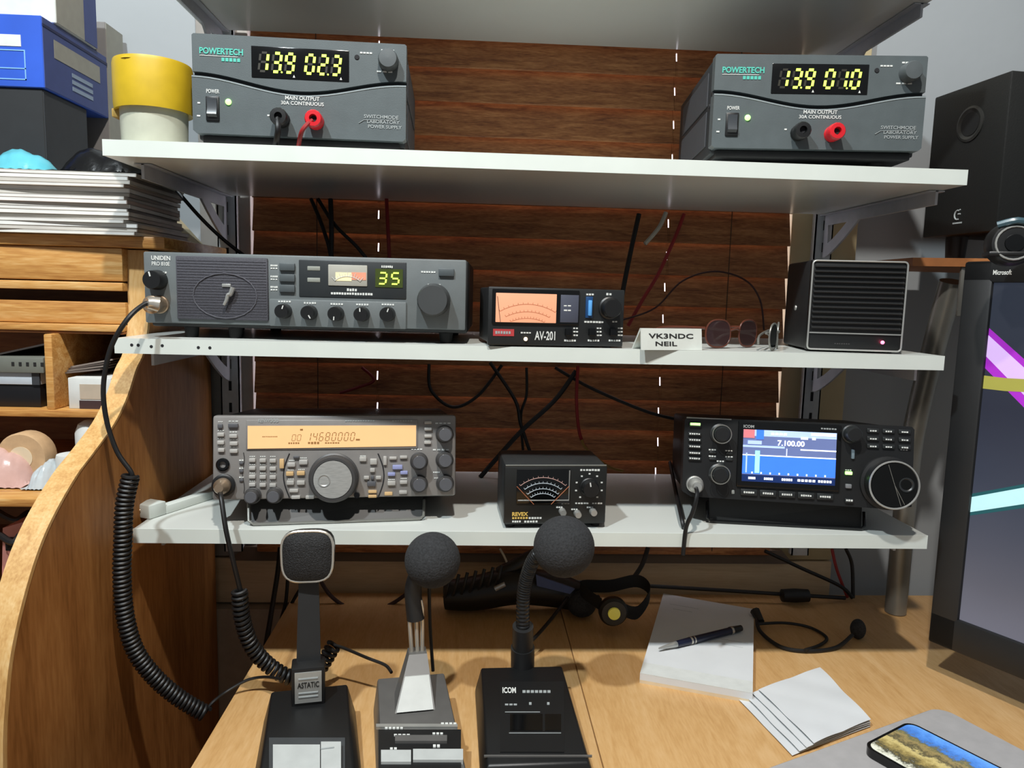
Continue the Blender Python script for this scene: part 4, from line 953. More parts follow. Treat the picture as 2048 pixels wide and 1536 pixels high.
# ================================================================ loose cables
def cable(pts, r, mt_, label, name='cable', sm=8):
    P = W(pts)
    o = MB().tube(P, r, 8, sm=sm).build(name, mt_, None, origin=min(P, key=lambda p: p.z))
    return tag(o, label, 'cable', 'loose cables behind the shelves')
B = 'cable_black'
cable([(560, 1095, .27), (556, 1140, .25), (545, 1210, .22), (532, 1290, .16)], .0035, B, 'thick black cable falling straight to the desk edge behind the square-headed microphone')
cable([(577, 1130, .27), (572, 1200, .26), (563, 1240, .26), (590, 1195, .26), (612, 1160, .26)], .0026, B, 'kinked black cable folded in a point left of the square-headed microphone')
cable([(630, 1140, .27), (660, 1190, .26), (705, 1218, .255), (760, 1218, .255), (820, 1180, .26), (850, 1120, .27)], .0028, mat('cable_maroon', '#2c1212', .5), 'dark maroon cable sagging in a loop under the lower shelf')
cable([(1296, 1095, .26), (1284, 1130, .25), (1262, 1163, .24)], .0035, B, 'short black cable dropping to the headlamp from under the lower shelf')
cable([(1150, 1164, .27), (1300, 1172, .27), (1450, 1181, .27), (1590, 1190, .265), (1690, 1196, .27)], .0030, B, 'long black cable running level along the wall behind the notepad')
cable([(1530, 1102, .28), (1600, 1135, .28), (1680, 1172, .275), (1705, 1196, .27)], .0028, B, 'black cable slanting down to the right under the lower shelf')
cable([(1664, 1098, .29), (1674, 1140, .285), (1695, 1195, .28)], .0024, 'red_wire', 'red wire hanging beneath the lower shelf at its right end')
cable([(1692, 1098, .285), (1704, 1130, .285), (1706, 1196, .275)], .0028, B, 'black cable hanging next to the red wire at the right end of the lower shelf')
fb_ = at(1590, 1191, 'y', .262)
fo = MB().lathe([(.0045, -.022), (.0095, -.020), (.0105, 0), (.0095, .020), (.0045, .022)], (0, 0, 0), 'x', 18).build('ferrite_bead', 'black_plastic', None); fo.location = fb_
tag(fo, 'black barrel-shaped ferrite bead on the level cable by the wall', 'ferrite bead')
cable([(858, 728, .296), (862, 780, .297), (905, 814, .297), (955, 792, .297), (1004, 730, .296)], .0024, B, 'black cable loop sagging between the middle and lower shelves')
cable([(980, 725, .285), (1030, 800, .275), (1042, 850, .272), (1064, 915, .27)], .0026, B, 'black cable curving down behind the box meter with gold lettering')
cable([(1053, 735, .281), (1053, 790, .281), (1042, 830, .283), (1046, 900, .284)], .0020, B, 'thin black cable hanging almost straight behind the box meter')
cable([(1152, 742, .28), (1110, 800, .272), (1045, 860, .268), (995, 915, .27), (960, 955, .265)], .0036, B, 'thick black cable slanting down left behind the box meter')
cable([(1110, 735, .285), (1180, 775, .28), (1290, 822, .278), (1360, 840, .28)], .0024, B, 'black cable slanting down right from the middle shelf toward the blue-screen radio')
cable([(1156, 732, .275), (1153, 800, .265), (1158, 860, .262), (1168, 890, .262), (1180, 905, .262)], .0024, 'red_wire', 'red wire hanging behind the box meter from the middle shelf')
cable([(1163, 880, .258), (1175, 900, .258), (1215, 932, .262), (1246, 942, .268)], .0022, 'cable_gold', 'short golden-brown wire lying behind the box meter')
cable([(724, 735, .285), (748, 760, .28), (715, 775, .28), (680, 786, .28)], .0022, 'red_wire', 'short red wire bent back above the amber-display radio')
cable([(1340, 925, .27), (1352, 985, .14), (1362, 1030, .05), (1368, 1058, .034)], .0026, B, 'black cable trailing over the lower shelf left of the blue-screen radio')
cable([(1391, 972, .03), (1394, 990, .012), (1385, 1025, .010), (1372, 1056, .0145), (1366, 1110, .0145)], .0024, B, 'thin black cord hanging from the plug of the blue-screen radio')
cable([(622, 398, .285), (640, 440, .27), (658, 495, .26), (664, 540, .26)], .0026, B, 'black cable of a crossing pair above the base-station radio, the steeper one')
cable([(636, 398, .285), (670, 450, .272), (715, 495, .262), (750, 540, .26)], .0026, B, 'black cable of a crossing pair above the base-station radio, slanting far right')
cable([(661, 398, .27), (663, 460, .262), (662, 530, .26)], .0034, B, 'thick black cable hanging straight above the base-station radio')
cable([(773, 398, .28), (776, 460, .27), (780, 540, .265)], .0026, 'red_wire', 'red wire hanging straight above the channel 35 display')
cable([(1278, 428, .28), (1262, 500, .27), (1248, 570, .255), (1236, 640, .25)], .0034, B, 'thick black cable descending behind the AV-201 power meter')
cable([(1332, 425, .28), (1318, 455, .275), (1290, 488, .27)], .0030, 'cable_white', 'off-white cable with a connector under the upper shelf')
cable([(1368, 428, .28), (1352, 470, .275), (1318, 545, .268), (1285, 600, .262), (1256, 652, .262)], .0026, 'red_wire', 'red wire slanting down to the AV-201 power meter')
cable([(1245, 640, .25), (1310, 616, .255), (1365, 562, .26), (1430, 543, .26), (1490, 560, .26), (1520, 600, .26), (1528, 660, .26)], .0013, mat('wire_brown', '#3a1714', .5), 'thin dark red wire arching across the blind behind the sunglasses')
cable([(346, 372, .20), (398, 432, .20), (448, 480, .21), (500, 520, .21)], .0024, B, 'black cable slanting down behind the base-station radio from the magazines')
cable([(555, 236, .0), (556, 262, -.006), (549, 300, .012)], .0030, B, 'black lead from the terminal of the power supply reading 02.3', sm=6)
cable([(624, 240, .0), (604, 262, -.006), (596, 300, .012)], .0022, 'red_wire', 'red lead from the terminal of the power supply reading 02.3', sm=6)

# ================================================================ things lying at the back of the desk
hs = empty('handheld_radio', at(960, 1205, 'z', DESK), 'black ribbed handheld device lying under the lower shelf, with a blue patch', 'handset'); ho = Vector(hs.location)
def HW(px, py, Y): return at(px, py, 'y', Y) - ho
bp_ = [HW(890, 1190, .235), HW(950, 1186, .232), HW(1030, 1172, .23), HW(1110, 1180, .232), HW(1160, 1195, .235)]
MB().tube(bp_, lambda t: .020 + .006 * math.sin(t * 3.14), 18, sm=6).build('body', 'black_plastic', hs)
MB().tube([HW(1000, 1150, .235), HW(1050, 1120, .235), HW(1075, 1105, .24)], lambda t: .012 - .004 * t, 14, sm=4).build('handle', 'black_plastic', hs)
for i in range(7):
    p = HW(892 + i * 17, 1172 - i * 3.5, .214); MB().tube([p + Vector((-.002, -.001, -.016)), p + Vector((.002, -.007, 0)), p + Vector((.006, -.001, .015))], .0024, 8, sm=5).build('rib', 'black_satin', hs)
P = [HW(1072, 1150, .206), HW(1150, 1178, .206), HW(1140, 1188, .203), HW(1074, 1172, .203)]
MB().hexa([p + Vector((0, .006, -.001)) for p in P], P).build('blue_patch', 'blue_label', hs)
MB().tube([HW(990, 1178, .200), HW(1010, 1168, .200)], .0035, 8).build('silver_clip', 'silver', hs)
cable([(1000, 1098, .25), (1008, 1112, .24), (1016, 1130, .235)], .0016, 'cable_white', 'thin pale wire ending above the ribbed handheld device')
hl = empty('headlamp', at(1226, 1225, 'z', DESK + .001), 'black headlamp with a yellow light and elastic strap on the desk', 'headlamp'); lo_ = Vector(hl.location)
def LW(px, py, Y): return at(px, py, 'y', Y) - lo_
c = LW(1226, 1222, .155)
MB().lathe([(.0003, .012), (.016, .011), (.0195, .004), (.0195, -.004), (.0165, -.008), (.0003, -.007)], c, 'y', 26).build('lamp_body', 'black_plastic', hl)
MB().lathe([(.0003, 0), (.0085, 0), (.008, -.0035), (.0003, -.0045)], c + Vector((0, -.007, .0)), 'y', 20).build('lens', 'lamp_yellow', hl)
MB().ring_grid([[p + Vector(v) for v in ((0, -.001, -.009), (0, .001, -.009), (0, .001, .009), (0, -.001, .009))] for p in spline([c + Vector((.012, .008, 0)), LW(1275, 1225, .17), LW(1300, 1185, .19), LW(1275, 1162, .21), LW(1220, 1172, .215), LW(1160, 1175, .21), c + Vector((-.014, .01, .004))], 6)]).build('strap', 'rubber', hl)
mb2 = empty('foam_microphone_tip', at(1165, 1240, 'z', DESK + .001), 'small dark foam ball on the desk left of the headlamp', 'foam ball')
MB().sphere((0, .012, .019), .019, (1.1, 1, 1), 24, 14).build('foam', 'foam', mb2); MB().tube([(.004, .02, .02), (.03, .05, .012)], .004, 8).build('stalk', 'black_plastic', mb2)
cable([(1135, 1195, .20), (1105, 1235, .15), (1070, 1275, .10), (1052, 1290, .085)], .0024, B, 'black cable from behind the gooseneck microphone to the ribbed handheld device')
hb = empty('headset_boom', at(1600, 1295, 'z', DESK), 'thin black headset boom curled on the desk beside the notepad', 'headset'); bo = Vector(hb.location)
def Dk(px, py, h=.0): return at(px, py, 'z', DESK + .003 + h)
def BW(px, py, h=.0): return Dk(px, py, h) - bo
MB().tube([BW(1513, 1232, .012), BW(1520, 1262, .004), BW(1560, 1293), BW(1610, 1302), BW(1670, 1296), BW(1705, 1270, .006)], .0026, 8, sm=8).build('boom', 'cable_black', hb)
MB().tube([BW(1515, 1248, .008), BW(1570, 1246, .004), BW(1620, 1255), BW(1653, 1275), BW(1640, 1290), BW(1610, 1300, .003)], .0021, 8, sm=8).build('lead', 'cable_black', hb)
MB().sphere(BW(1716, 1258, .010), .011, (.9, 1, 1.25), 18, 12).build('foam_tip', 'foam', hb)
MB().tube([BW(1510, 1222, .016), BW(1522, 1244, .008)], lambda t: .007 - .002 * t, 10).build('ear_clip', 'black_plastic', hb)

# ================================================================ notepad, pen, folded paper, laptop, phone
q = [at(x, y, 'z', DESK) for x, y in ((1326, 1202), (1507, 1234), (1504, 1407), (1279, 1366))]
np_ = empty('notepad', (q[0] + q[2]) / 2, 'white notepad with a navy pen lying on it', 'notepad'); no = Vector(np_.location)
th = .012
B4 = [p - no for p in (q[3], q[2], q[1], q[0])]
hdir = (B4[3] - B4[0]); 
MB().hexa(B4, [p + Vector((0, 0, th * .35)) for p in B4]).build('page_block', 'paper_cream', np_)
T4 = [p + Vector((0, 0, .0005)) for p in B4]
MB().hexa([p + Vector((0, 0, th * .35)) for p in B4], [p + Vector((0, 0, th)) for p in B4]).build('page_block', 'paper_white', np_)
fl = [B4[0], B4[1], B4[1].lerp(B4[2], .11), B4[0].lerp(B4[3], .11)]
MB().hexa([p + Vector((0, 0, th + .0001)) for p in fl], [p + Vector((0, 0, th + .0006)) for p in fl]).build('binding_strip', 'white_card', np_)
for r_, (v, a_, b_) in enumerate(((.86, .1, .42), (.80, .15, .36), (.52, .62, .95), (.46, .70, .9))):
    p0 = B4[0].lerp(B4[3], v).lerp(B4[1].lerp(B4[2], v), a_); p1 = B4[0].lerp(B4[3], v).lerp(B4[1].lerp(B4[2], v), b_)
    MB().tube([p0.lerp(p1, t / 30) + Vector((0, .0007 * math.sin(t * 2.1 + r_), th + .0001)) for t in range(31)], .00022, 4).build('handwriting', 'print_grey', np_)
pa, pb = at(1318, 1297, 'z', DESK + .017), at(1482, 1256, 'z', DESK + .017)
pn_ = empty('pen', (pa + pb) / 2 - Vector((0, 0, .005)), 'navy blue pen with silver bands lying on the notepad', 'pen'); po = Vector(pn_.location)
dv = (pb - pa).normalized(); LN = (pb - pa).length
def pen(name, t0, t1, r0, r1, mt_):
    A_ = pa + dv * LN * t0 - po; C_ = pa + dv * LN * t1 - po
    MB().tube([A_, C_], lambda t: r0 + (r1 - r0) * t, 16).build(name, mt_, pn_)
pen('tip', 0, .20, .0012, .0040, 'silver'); pen('grip', .20, .36, .0042, .0047, 'pen_navy'); pen('silver_band', .36, .38, .0049, .0049, 'chrome'); pen('silver_band', .40, .415, .0049, .0049, 'chrome'); pen('barrel', .38, .86, .0047, .0046, 'pen_navy'); pen('stylus_end', .86, 1, .0050, .0040, 'black_plastic'); pen('silver_band', .86, .885, .0052, .0052, 'chrome')
q = [at(x, y, 'z', DESK + .010) for x, y in ((1640, 1334), (1742, 1438), (1628, 1486), (1517, 1378))]
fp = empty('folded_paper', Vector(((q[0] + q[2]) / 2)[:2] + (DESK,)), 'crumpled folded white sheets of paper in front of the notepad', 'paper'); fo_ = Vector(fp.location)
for k in range(4):
    # each leaf is hinged along the far right edge and fans open to the left
    sh = k * .0065
    def fn(u, v, k=k, sh=sh):
        a_ = q[3].lerp(q[2], u); c_ = q[0].lerp(q[1], u); p = a_.lerp(c_, v) - fo_
        lift = .0007 * math.sin(9 * u + 3 * k) * math.sin(7 * v + k) + .001 * abs(math.sin(6 * (u - v)))
        return Vector((p.x - sh * (1 - v) * 1.3, p.y - sh * .4 * (1 - v), .0095 - k * .0026 + lift * (1 - k * .2)))
    MB().grid(fn, 14, 14, .0003).build('sheet', 'paper_white', fp, angle=20)
q = [at(x, y, 'z', DESK + .015) for x, y in ((1880, 1418), (1555, 1536), (2048, 1490))]
lp = empty('laptop', (0, 0, 0), 'closed silver-grey laptop at the front right of the desk', 'laptop')
ux = (q[1] - q[0]).normalized(); uy = (q[2] - q[0]); uy = (uy - ux * uy.dot(ux)).normalized()
ang = math.atan2(-ux.y, -ux.x)
lp.location = (q[0].x, q[0].y, DESK + .0005); lp.rotation_euler = (0, 0, ang)
LM = Matrix.Translation(lp.location) @ Matrix.Rotation(ang, 4, 'Z'); LI = LM.inverted()
rp = rrect(-.32, .0035, -.225, .0035, .018, 8)
MB().prism(rp, 'z', .0015, .0145).build('body', 'laptop_rim', lp)
MB().prism(rrect(-.3185, .002, -.2235, .002, .017, 8), 'z', .0146, .0158).build('lid', 'laptop_grey', lp)
for x in (-.29, -.03):
    for y in (-.2, -.02): bxo('foot', 'rubber', lp, x - .008, x + .008, y - .004, y + .004, -.0003, .0016)
pq = [at(x, y, 'z', DESK + .0255) for x, y in ((1735, 1490), (1832, 1440))]
e1 = (pq[1] - pq[0]); wd_ = e1.length; a1 = math.atan2(e1.y, e1.x)
ph = empty('smartphone', Vector((pq[0].x, pq[0].y, DESK + .0167)), 'black smartphone showing a rocky coast photo, lying on the laptop', 'phone', rz=a1)
wd_ = .078; LNP = .162
MB().prism(rrect(-.004, wd_, -LNP, .003, .011, 6), 'z', 0, .0085).build('body', 'black_gloss', ph)
def coast():
    mt = bpy.data.materials.new('coast_photo'); mt.use_nodes = True; nt = mt.node_tree; N = nt.nodes.new; L = nt.links.new; p = nt.nodes['Principled BSDF']
    tc = N('ShaderNodeTexCoord'); sx = N('ShaderNodeSeparateXYZ'); L(tc.outputs['Object'], sx.inputs[0])
    n = N('ShaderNodeTexNoise'); n.inputs['Scale'].default_value = 85; n.inputs['Detail'].default_value = 12; n.inputs['Roughness'].default_value = .75; L(tc.outputs['Object'], n.inputs['Vector'])
    ad = N('ShaderNodeMath'); ad.operation = 'MULTIPLY_ADD'; ad.inputs[1].default_value = .055; L(n.outputs['Fac'], ad.inputs[0]); L(sx.outputs['X'], ad.inputs[2])
    mr = N('ShaderNodeMapRange'); mr.inputs[1].default_value = 0.024; mr.inputs[2].default_value = wd_ + .026; L(ad.outputs[0], mr.inputs[0])
    cr = N('ShaderNodeValToRGB'); e = cr.color_ramp.elements; e[0].position = 0; e[0].color = lin('#cfd0c4'); e[1].position = 1; e[1].color = lin('#5b92dc')
    for ps_, h in ((.10, '#c2c2b0'), (.18, '#3a3a30'), (.30, '#8a7a4a'), (.42, '#b8a870'), (.5, '#4a4636'), (.60, '#8c7c52'), (.70, '#5c5e44'), (.76, '#3f6fb8')): k = e.new(ps_); k.color = lin(h)
    L(mr.outputs[0], cr.inputs[0]); L(cr.outputs[0], p.inputs['Base Color']); L(cr.outputs[0], p.inputs['Emission Color']); p.inputs['Emission Strength'].default_value = .55; p.inputs['Roughness'].default_value = .1
    return mt
MB().prism(rrect(-.001, wd_ - .003, -LNP + .003, .0, .009, 6), 'z', .0085, .0089).build('screen', coast(), ph)

# ================================================================ monitor, webcam, loudspeaker
Pa = at(1915, 1240, 'y', .02); Pb = at(2048, 1290, 'z', Pa.z); mdir = Vector((Pb.x - Pa.x, Pb.y - Pa.y, 0)).normalized()
mya = math.atan2(mdir.y, mdir.x)
mo = empty('computer_monitor', (Pa.x, Pa.y, DESK + .0005), 'large black-framed computer monitor with coloured light bands on its screen', 'monitor', rz=mya)
MM = Matrix.Translation(mo.location) @ Matrix.Rotation(mya, 4, 'Z')
z0 = Pa.z - mo.location.z; z1 = at(1975, 565, 'y', .02).z - mo.location.z; WS = .70
bl_, bt, bb3 = .032, .024, .040
bxo('bezel', 'black_satin', mo, -bl_, 0, 0, .03, z0 - bb3, z1 + bt, bev=.003); bxo('bezel', 'black_satin', mo, WS, WS + bl_, 0, .03, z0 - bb3, z1 + bt, bev=.003)
bxo('bezel', 'black_satin', mo, -bl_, WS + bl_, 0, .03, z1, z1 + bt, bev=.003); bxo('bezel', 'black_satin', mo, -bl_, WS + bl_, 0, .03, z0 - bb3, z0, bev=.003)
bxo('back_shell', 'black_plastic', mo, -.02, WS + .02, .02, .055, z0 - .02, z1 + .02, bev=.01)
scn = bxo('screen', 'screen_slate', mo, -.001, WS, .004, .012, z0, z1)
bxo('stand_neck', 'black_plastic', mo, WS / 2 - .04, WS / 2 + .04, .05, .075, .01, z0 + .1, bev=.004)
bxo('stand_foot', 'black_plastic', mo, WS / 2 - .14, WS / 2 + .14, -.06, .16, 0, .014, bev=.004)
MI = MM.inverted()
def mo_hit(px, py):
    dv = _f + CR * ((px - 1024) / FPX) - CU * ((py - 768) / FPX); c_ = MI @ CAM; dl = MI.to_3x3() @ dv; p = c_ + dl * ((.004 - c_.y) / dl.y); return p.x, p.z
def band(name, mt_, pts0, pts1, lv):
    a_ = [mo_hit(*p) for p in pts0]; b_ = [mo_hit(*p) for p in pts1]
    m0 = MB(); 
    # carry the band on across the screen beyond the frame
    m0.prism(a_ + list(reversed(b_)), 'y', .004 - .0002 * lv, .0045); m0.build(name, mt_, scn)
def ext(p, q, k): return (q[0] + (q[0] - p[0]) * k, q[1] + (q[1] - p[1]) * k)
tA, tB = (1966, 655), (2048, 732); bA, bB = (1964, 715), (2048, 800)
band('magenta_glow', 'band_magenta', [(1966, 645), (2048, 718), ext(tA, tB, 2)], [(1962, 728), (2048, 815), ext(bA, bB, 2)], 1)
band('violet_band', 'band_violet', [(1968, 662), (2048, 735), ext(tA, tB, 2)], [(1965, 705), (2048, 790), ext(bA, bB, 2)], 2)
band('yellow_band', 'band_yellow', [(1960, 750), (2010, 756), (2048, 758), (2120, 750)], [(1958, 776), (2010, 782), (2048, 784), (2120, 778)], 3)
band('teal_glow', 'band_teal', [(1940, 988), (2048, 968), (2150, 940)], [(1934, 1032), (2048, 1016), (2150, 990)], 1)
band('cyan_band', 'band_cyan', [(1938, 995), (2048, 975), (2150, 950)], [(1935, 1025), (2048, 1008), (2150, 984)], 2)
# webcam on the top bezel
wc = at(2022, 488, 'y', -.045)
wo = empty('webcam', (wc.x, wc.y, MM.translation.z + z1 + bt + .0005), 'small black webcam with a silver-ringed lens on top of the monitor', 'webcam', rz=mya + R(38)); hz = wc.z - wo.location.z
MB().lathe([(.0003, .022), (.016, .020), (.0225, .010), (.0225, -.008), (.020, -.014), (.0155, -.015), (.0003, -.013)], (0, 0, hz), 'y', 28).build('body', 'black_plastic', wo)
MB().tube([(.0165 * math.cos(t * .2618), -.0150, hz + .0165 * math.sin(t * .2618)) for t in range(24)], .0011, 6, closed=True).build('lens_ring', 'silver', wo)
MB().lathe([(.0003, 0), (.0095, 0), (.0085, -.003), (.0003, -.004)], (0, -.0125, hz), 'y', 22).build('lens', 'black_gloss', wo)
MB().tube([(0, .004, hz - .016), (0, .004, .003)], .006, 12).build('neck', 'black_gloss', wo)
bxo('clip', 'black_plastic', wo, -.022, .022, -.016, .016, 0, .005, bev=.002)
MB().tube([(-.016, -.012, hz + .018), (0, -.016, hz + .022), (.016, -.012, hz + .018)], .0035, 8, sm=4).build('top_bar', mat('webcam_blue', '#3d5660', .3), wo)
ta_, tb_ = mo_hit(1990, 550), mo_hit(2028, 543)
text_on('Microsoft', lambda u, v: Vector((ta_[0] + (tb_[0] - ta_[0]) * u, -.0006, ta_[1] + .0055 * v)), 'print_white', mo, bold=.02)
# loudspeaker box
S1 = at(1870, 195, 'y', .25); S2 = at(2025, 140, 'y', .12); sb_z = .103 + .0107
sd = Vector((S2.x - S1.x, S2.y - S1.y, 0)); sya = math.atan2(sd.y, sd.x); fw_ = sd.length
zt = (S1.z + S2.z) / 2 - sb_z; zb = at(1847, 476, 'y', .25).z - sb_z
ls = empty('loudspeaker', (S1.x, S1.y, sb_z), 'large black loudspeaker box with a round port, on the small wooden shelf', 'loudspeaker', rz=sya)
LSI = (Matrix.Translation(ls.location) @ Matrix.Rotation(sya, 4, 'Z')).inverted()
def ls_hit(px, py):
    dv = _f + CR * ((px - 1024) / FPX) - CU * ((py - 768) / FPX); c_ = LSI @ CAM; dl = LSI.to_3x3() @ dv; p = c_ + dl * (-c_.y / dl.y); return p.x, p.z
bxo('cabinet', mat('speaker_black', '#121311', .55, bump=.2, bscale=500), ls, 0, fw_, .0, .20, zb, zt, bev=.002)
x, z = ls_hit(1941, 248)
MB().lathe([(.0225, .001), (.0225, -.0015), (.0195, -.0025), (.0165, -.001), (.0150, -.0004), (.0003, -.0004)], (x, 0, z), 'y', 32).build('port_rim', mat('port_rim_m', '#2a2a28', .35), ls)
MB().lathe([(.0003, -.0012), (.0150, -.0012), (.0150, -.0005), (.0003, -.0005)], (x, 0, z), 'y', 28).build('port_hole', 'dark_void', ls)
x, z = ls_hit(1916, 430)
MB().tube([(x + .0052 * math.cos(R(a)), -.0008, z + .0060 * math.sin(R(a))) for a in range(70, 291, 20)], .0010, 6).build('logo', 'print_grey', ls)
MB().tube([(x + .001, -.0008, z + .001), (x + .0048, -.0008, z + .001)], .0010, 6).build('logo', 'print_grey', ls)
MB().sphere((x + .0035, -.0005, z + .0065), .0010, u=8, v=6).build('logo', 'print_grey', ls)
for i in range(6): bxo('logo_print', 'print_grey', ls, x - .008 + i * .0028, x - .0058 + i * .0028, -.0005, .0002, z - .0115, z - .0095)
for fx in (.03, fw_ - .03):
    for fy in (.03, .17): MB().lathe([(.0, zb), (.014, zb), (.012, 0), (.0003, 0)], (fx, fy, 0), 'z', 18).build('foot', 'black_plastic', ls)

# ================================================================ sunglasses and spectacles on the middle shelf
def glasses(loc, yaw, label, rim, lens, s_=1.0, arms=True, lr=.0185):
    o = empty('sunglasses' if lens == 'lens_brown' else 'spectacles', loc, label, 'glasses', 'glasses on the middle shelf', R(yaw))
    for sx in (-1, 1):
        cx = sx * .0295 * s_; P = []
        for i in range(28):
            a = 2 * math.pi * i / 28; c, sn = math.cos(a), math.sin(a); k = (abs(c) ** 2.6 + abs(sn) ** 2.6) ** (-1 / 2.6)
            P.append(Vector((cx + lr * 1.12 * s_ * c * k, .006 * (cx + lr * c) ** 2 / .0025, lr * .98 * s_ * (sn * k) + lr * s_ + .0012)))
        rm = MB().tube(P, .0011, 8, closed=True).build('rim', rim, o)
        m_ = MB(); m_.ring_grid([[p + Vector((0, .0006, 0)) for p in P], [p + Vector((0, -.0006, 0)) for p in P]]); m_.build('lens', lens, rm)
        xo = sx * .050 * s_
        if arms == 'folded': MB().tube([(xo, .006, .026 * s_), (xo, .011 + .003 * sx, .025 * s_), (-xo * .5, .014 + .003 * sx, .020 * s_), (-xo * .9, .013 + .003 * sx, .010 * s_)], .0014, 8, sm=5).build('temple', rim, o)
        elif arms: MB().tube([(xo, .006, .026 * s_), (xo, .012, .027 * s_), (xo * .98, .075, .024 * s_), (xo * .95, .105, .010)], .0016, 8, sm=5).build('temple', rim, o)
    MB().tube([(-.0095 * s_, 0, .024 * s_), (0, -.002, .0265 * s_), (.0095 * s_, 0, .024 * s_)], .0013, 8, sm=4).build('bridge', rim, o)
    return o
glasses((.2290, .060, -.0015), 30, 'brown-tinted sunglasses on the middle shelf, the pair nearer the tent card', 'tortoise', 'lens_brown', .86)
glasses((.2760, .052, -.0015), 62, 'dark-lensed metal-rimmed spectacles on the middle shelf, against the cube speaker', 'dull_steel', 'lens_dark', .80, arms='folded')
# ================================================================ things on and in the bureau
TOPZ = .1087
cols = ['#c9c6be', '#8e8378', '#a7a49c', '#c5c3bc', '#9a8a7c', '#b5aea2', '#7e756c', '#c9c9c4', '#a08f84', '#bdb9b0', '#938a80', '#cacac6', '#a99b8e', '#b8b5ad', '#8a7f74', '#c2bfb6']
ordn = ['bottom', 'second', 'third', 'fourth', 'fifth', 'sixth', 'seventh', 'eighth', 'ninth', 'tenth', 'eleventh', 'twelfth', 'thirteenth', 'fourteenth', 'fifteenth', 'top']
z = TOPZ
for i in range(16):
    t = .0042 + .0008 * ((i * 7) % 3 - 1) * .5
    jx = -.4485 + (-.010 if i > 2 else .0) - .006 * random.random() + (.004 if i > 12 else 0); jy = .072 + .005 * random.random()
    mg = empty('magazine', (jx - .14, jy + .075, z + .0001), ('%s magazine in the stack on the bureau' % ordn[i]) if i in (0, 15) else '%s magazine from the bottom of the stack on the bureau' % ordn[i], 'magazine', 'stacked magazines', R(random.uniform(-2.2, 2.2)))
    cm = mat('mag_%d' % i, cols[i], .5, vary=.12, vscale=30)
    pg = MB().box(-.1395, .1389, -.0747, .0747, .0004, t - .0004).build('pages', mat('mag_pages_%d' % (i % 3), ('#dcdbd6', '#c6c2ba', '#e2e2de')[i % 3], .8, vary=.1, vscale=900, stretch=(.05, .05, 1)), mg)
    cv = MB(); cv.box(-.14, .14, -.075, .075, t - .0004, t); cv.box(-.14, .14, -.075, .075, 0, .0004); cv.box(.1392, .14, -.075, .075, 0, t); cv.build('cover', cm, mg)
    z += t + .0001
magz = z
def crumple(name, cx, cy, rx, ry, h, mt_, label, cat, seed, z0):
    rnd = random.Random(seed); ph = [(rnd.uniform(2, 7), rnd.uniform(0, 6), rnd.uniform(2, 7), rnd.uniform(0, 6)) for _ in range(4)]
    o = empty(name, (cx, cy, z0), label, cat)
    def top(u, v):
        x, y = (u - .5) * 2, (v - .5) * 2; rr = max(0, 1 - (x * x) ** .9 - (y * y) ** 1.2)
        w_ = sum(abs(math.sin(a * u + b_)) * abs(math.sin(c_ * v + d_)) for a, b_, c_, d_ in ph) / 4
        return Vector((x * rx, y * ry, .0006 + h * (rr ** .7) * (.55 + .7 * w_) + .0012 * abs(math.sin(23 * u + 9 * v + seed))))
    MB().grid(top, 26, 20, .0004).build('film', mt_, o, angle=25)
    return o
crumple('plastic_bag', -.500, .122, .052, .040, .034, 'bag_black', 'crumpled black plastic bag on the magazine stack', 'bag', 3, magz)
crumple('plastic_packet', -.592, .112, .036, .030, .028, 'bag_teal', 'crinkled teal and clear plastic packet on the magazine stack', 'packet', 8, magz)
# boxes on the bureau behind the magazines
def carton(name, x1, y0, y1, z0, z1, wd_, mt_f, mt_s, label, cat='box'):
    o = empty(name, (x1 - wd_ / 2, (y0 + y1) / 2, z0), label, cat); hd_ = (y1 - y0) / 2; h = z1 - z0
    bxo('carton', mt_f, o, -wd_ / 2, wd_ / 2 - .0006, -hd_, hd_, 0, h, bev=.0008, seg=1)
    bxo('side_face', mt_s, o, wd_ / 2 - .0008, wd_ / 2, -hd_ + .001, hd_ - .001, .001, h - .001)
    return o, wd_ / 2, hd_, h
YB = .228
bq0 = at(90, 176, 'y', .125); bq1 = at(90, 31, 'y', .125)
zm = bq0.z; XBX = bq0.x
carton('storage_box', XBX - .004, .128, .225, TOPZ + .0002, zm - .0003, .26, mat('box_black', '#26282a', .55), 'black_card', 'plain black box under the blue printed carton')
o, a_, hd_, h = carton('printed_carton', XBX, .125, .275, zm, bq1.z, .30, 'blue_card', 'blue_card_side', 'bright blue printed carton with white labels')
bxo('lid_edge', mat('lid_navy', '#141c4a', .5), o, a_, a_ + .0006, -hd_, hd_, h * .86, h * .90)
bxo('label', 'grey_card', o, a_, a_ + .0006, -hd_ * .70, hd_ * .72, h * .50, h * .76)
for i in range(3): bxo('label_print', mat('label_pale', '#8fa2b8', .6), o, a_, a_ + .0007, -hd_ * .2, hd_ * .45, h * (.16 + .1 * i), h * (.22 + .1 * i))
bxo('front_label', 'white_card', o, a_ - .085, a_ - .024, -hd_ - .0006, -hd_, h * .56, h * .72)
fl_ = MB()
for zz in (.10, .25, .50): fl_.box(a_ - .10, a_ - .020, -hd_ - .0006, -hd_, h * zz, h * zz + .0012)
fl_.box(a_ - .0212, a_ - .020, -hd_ - .0006, -hd_, h * .10, h * .50); fl_.build('front_lines', 'label_blue', o)
o, a_, hd_, h = carton('white_carton', XBX + .003, .150, .245, bq1.z + .0003, bq1.z + .062, .20, 'white_card', 'grey_card', 'white and grey carton standing on the blue printed carton')
bxo('blue_stripe', 'blue_card_side', o, a_, a_ + .0006, hd_ * .35, hd_ * .98, .001, h * .98)
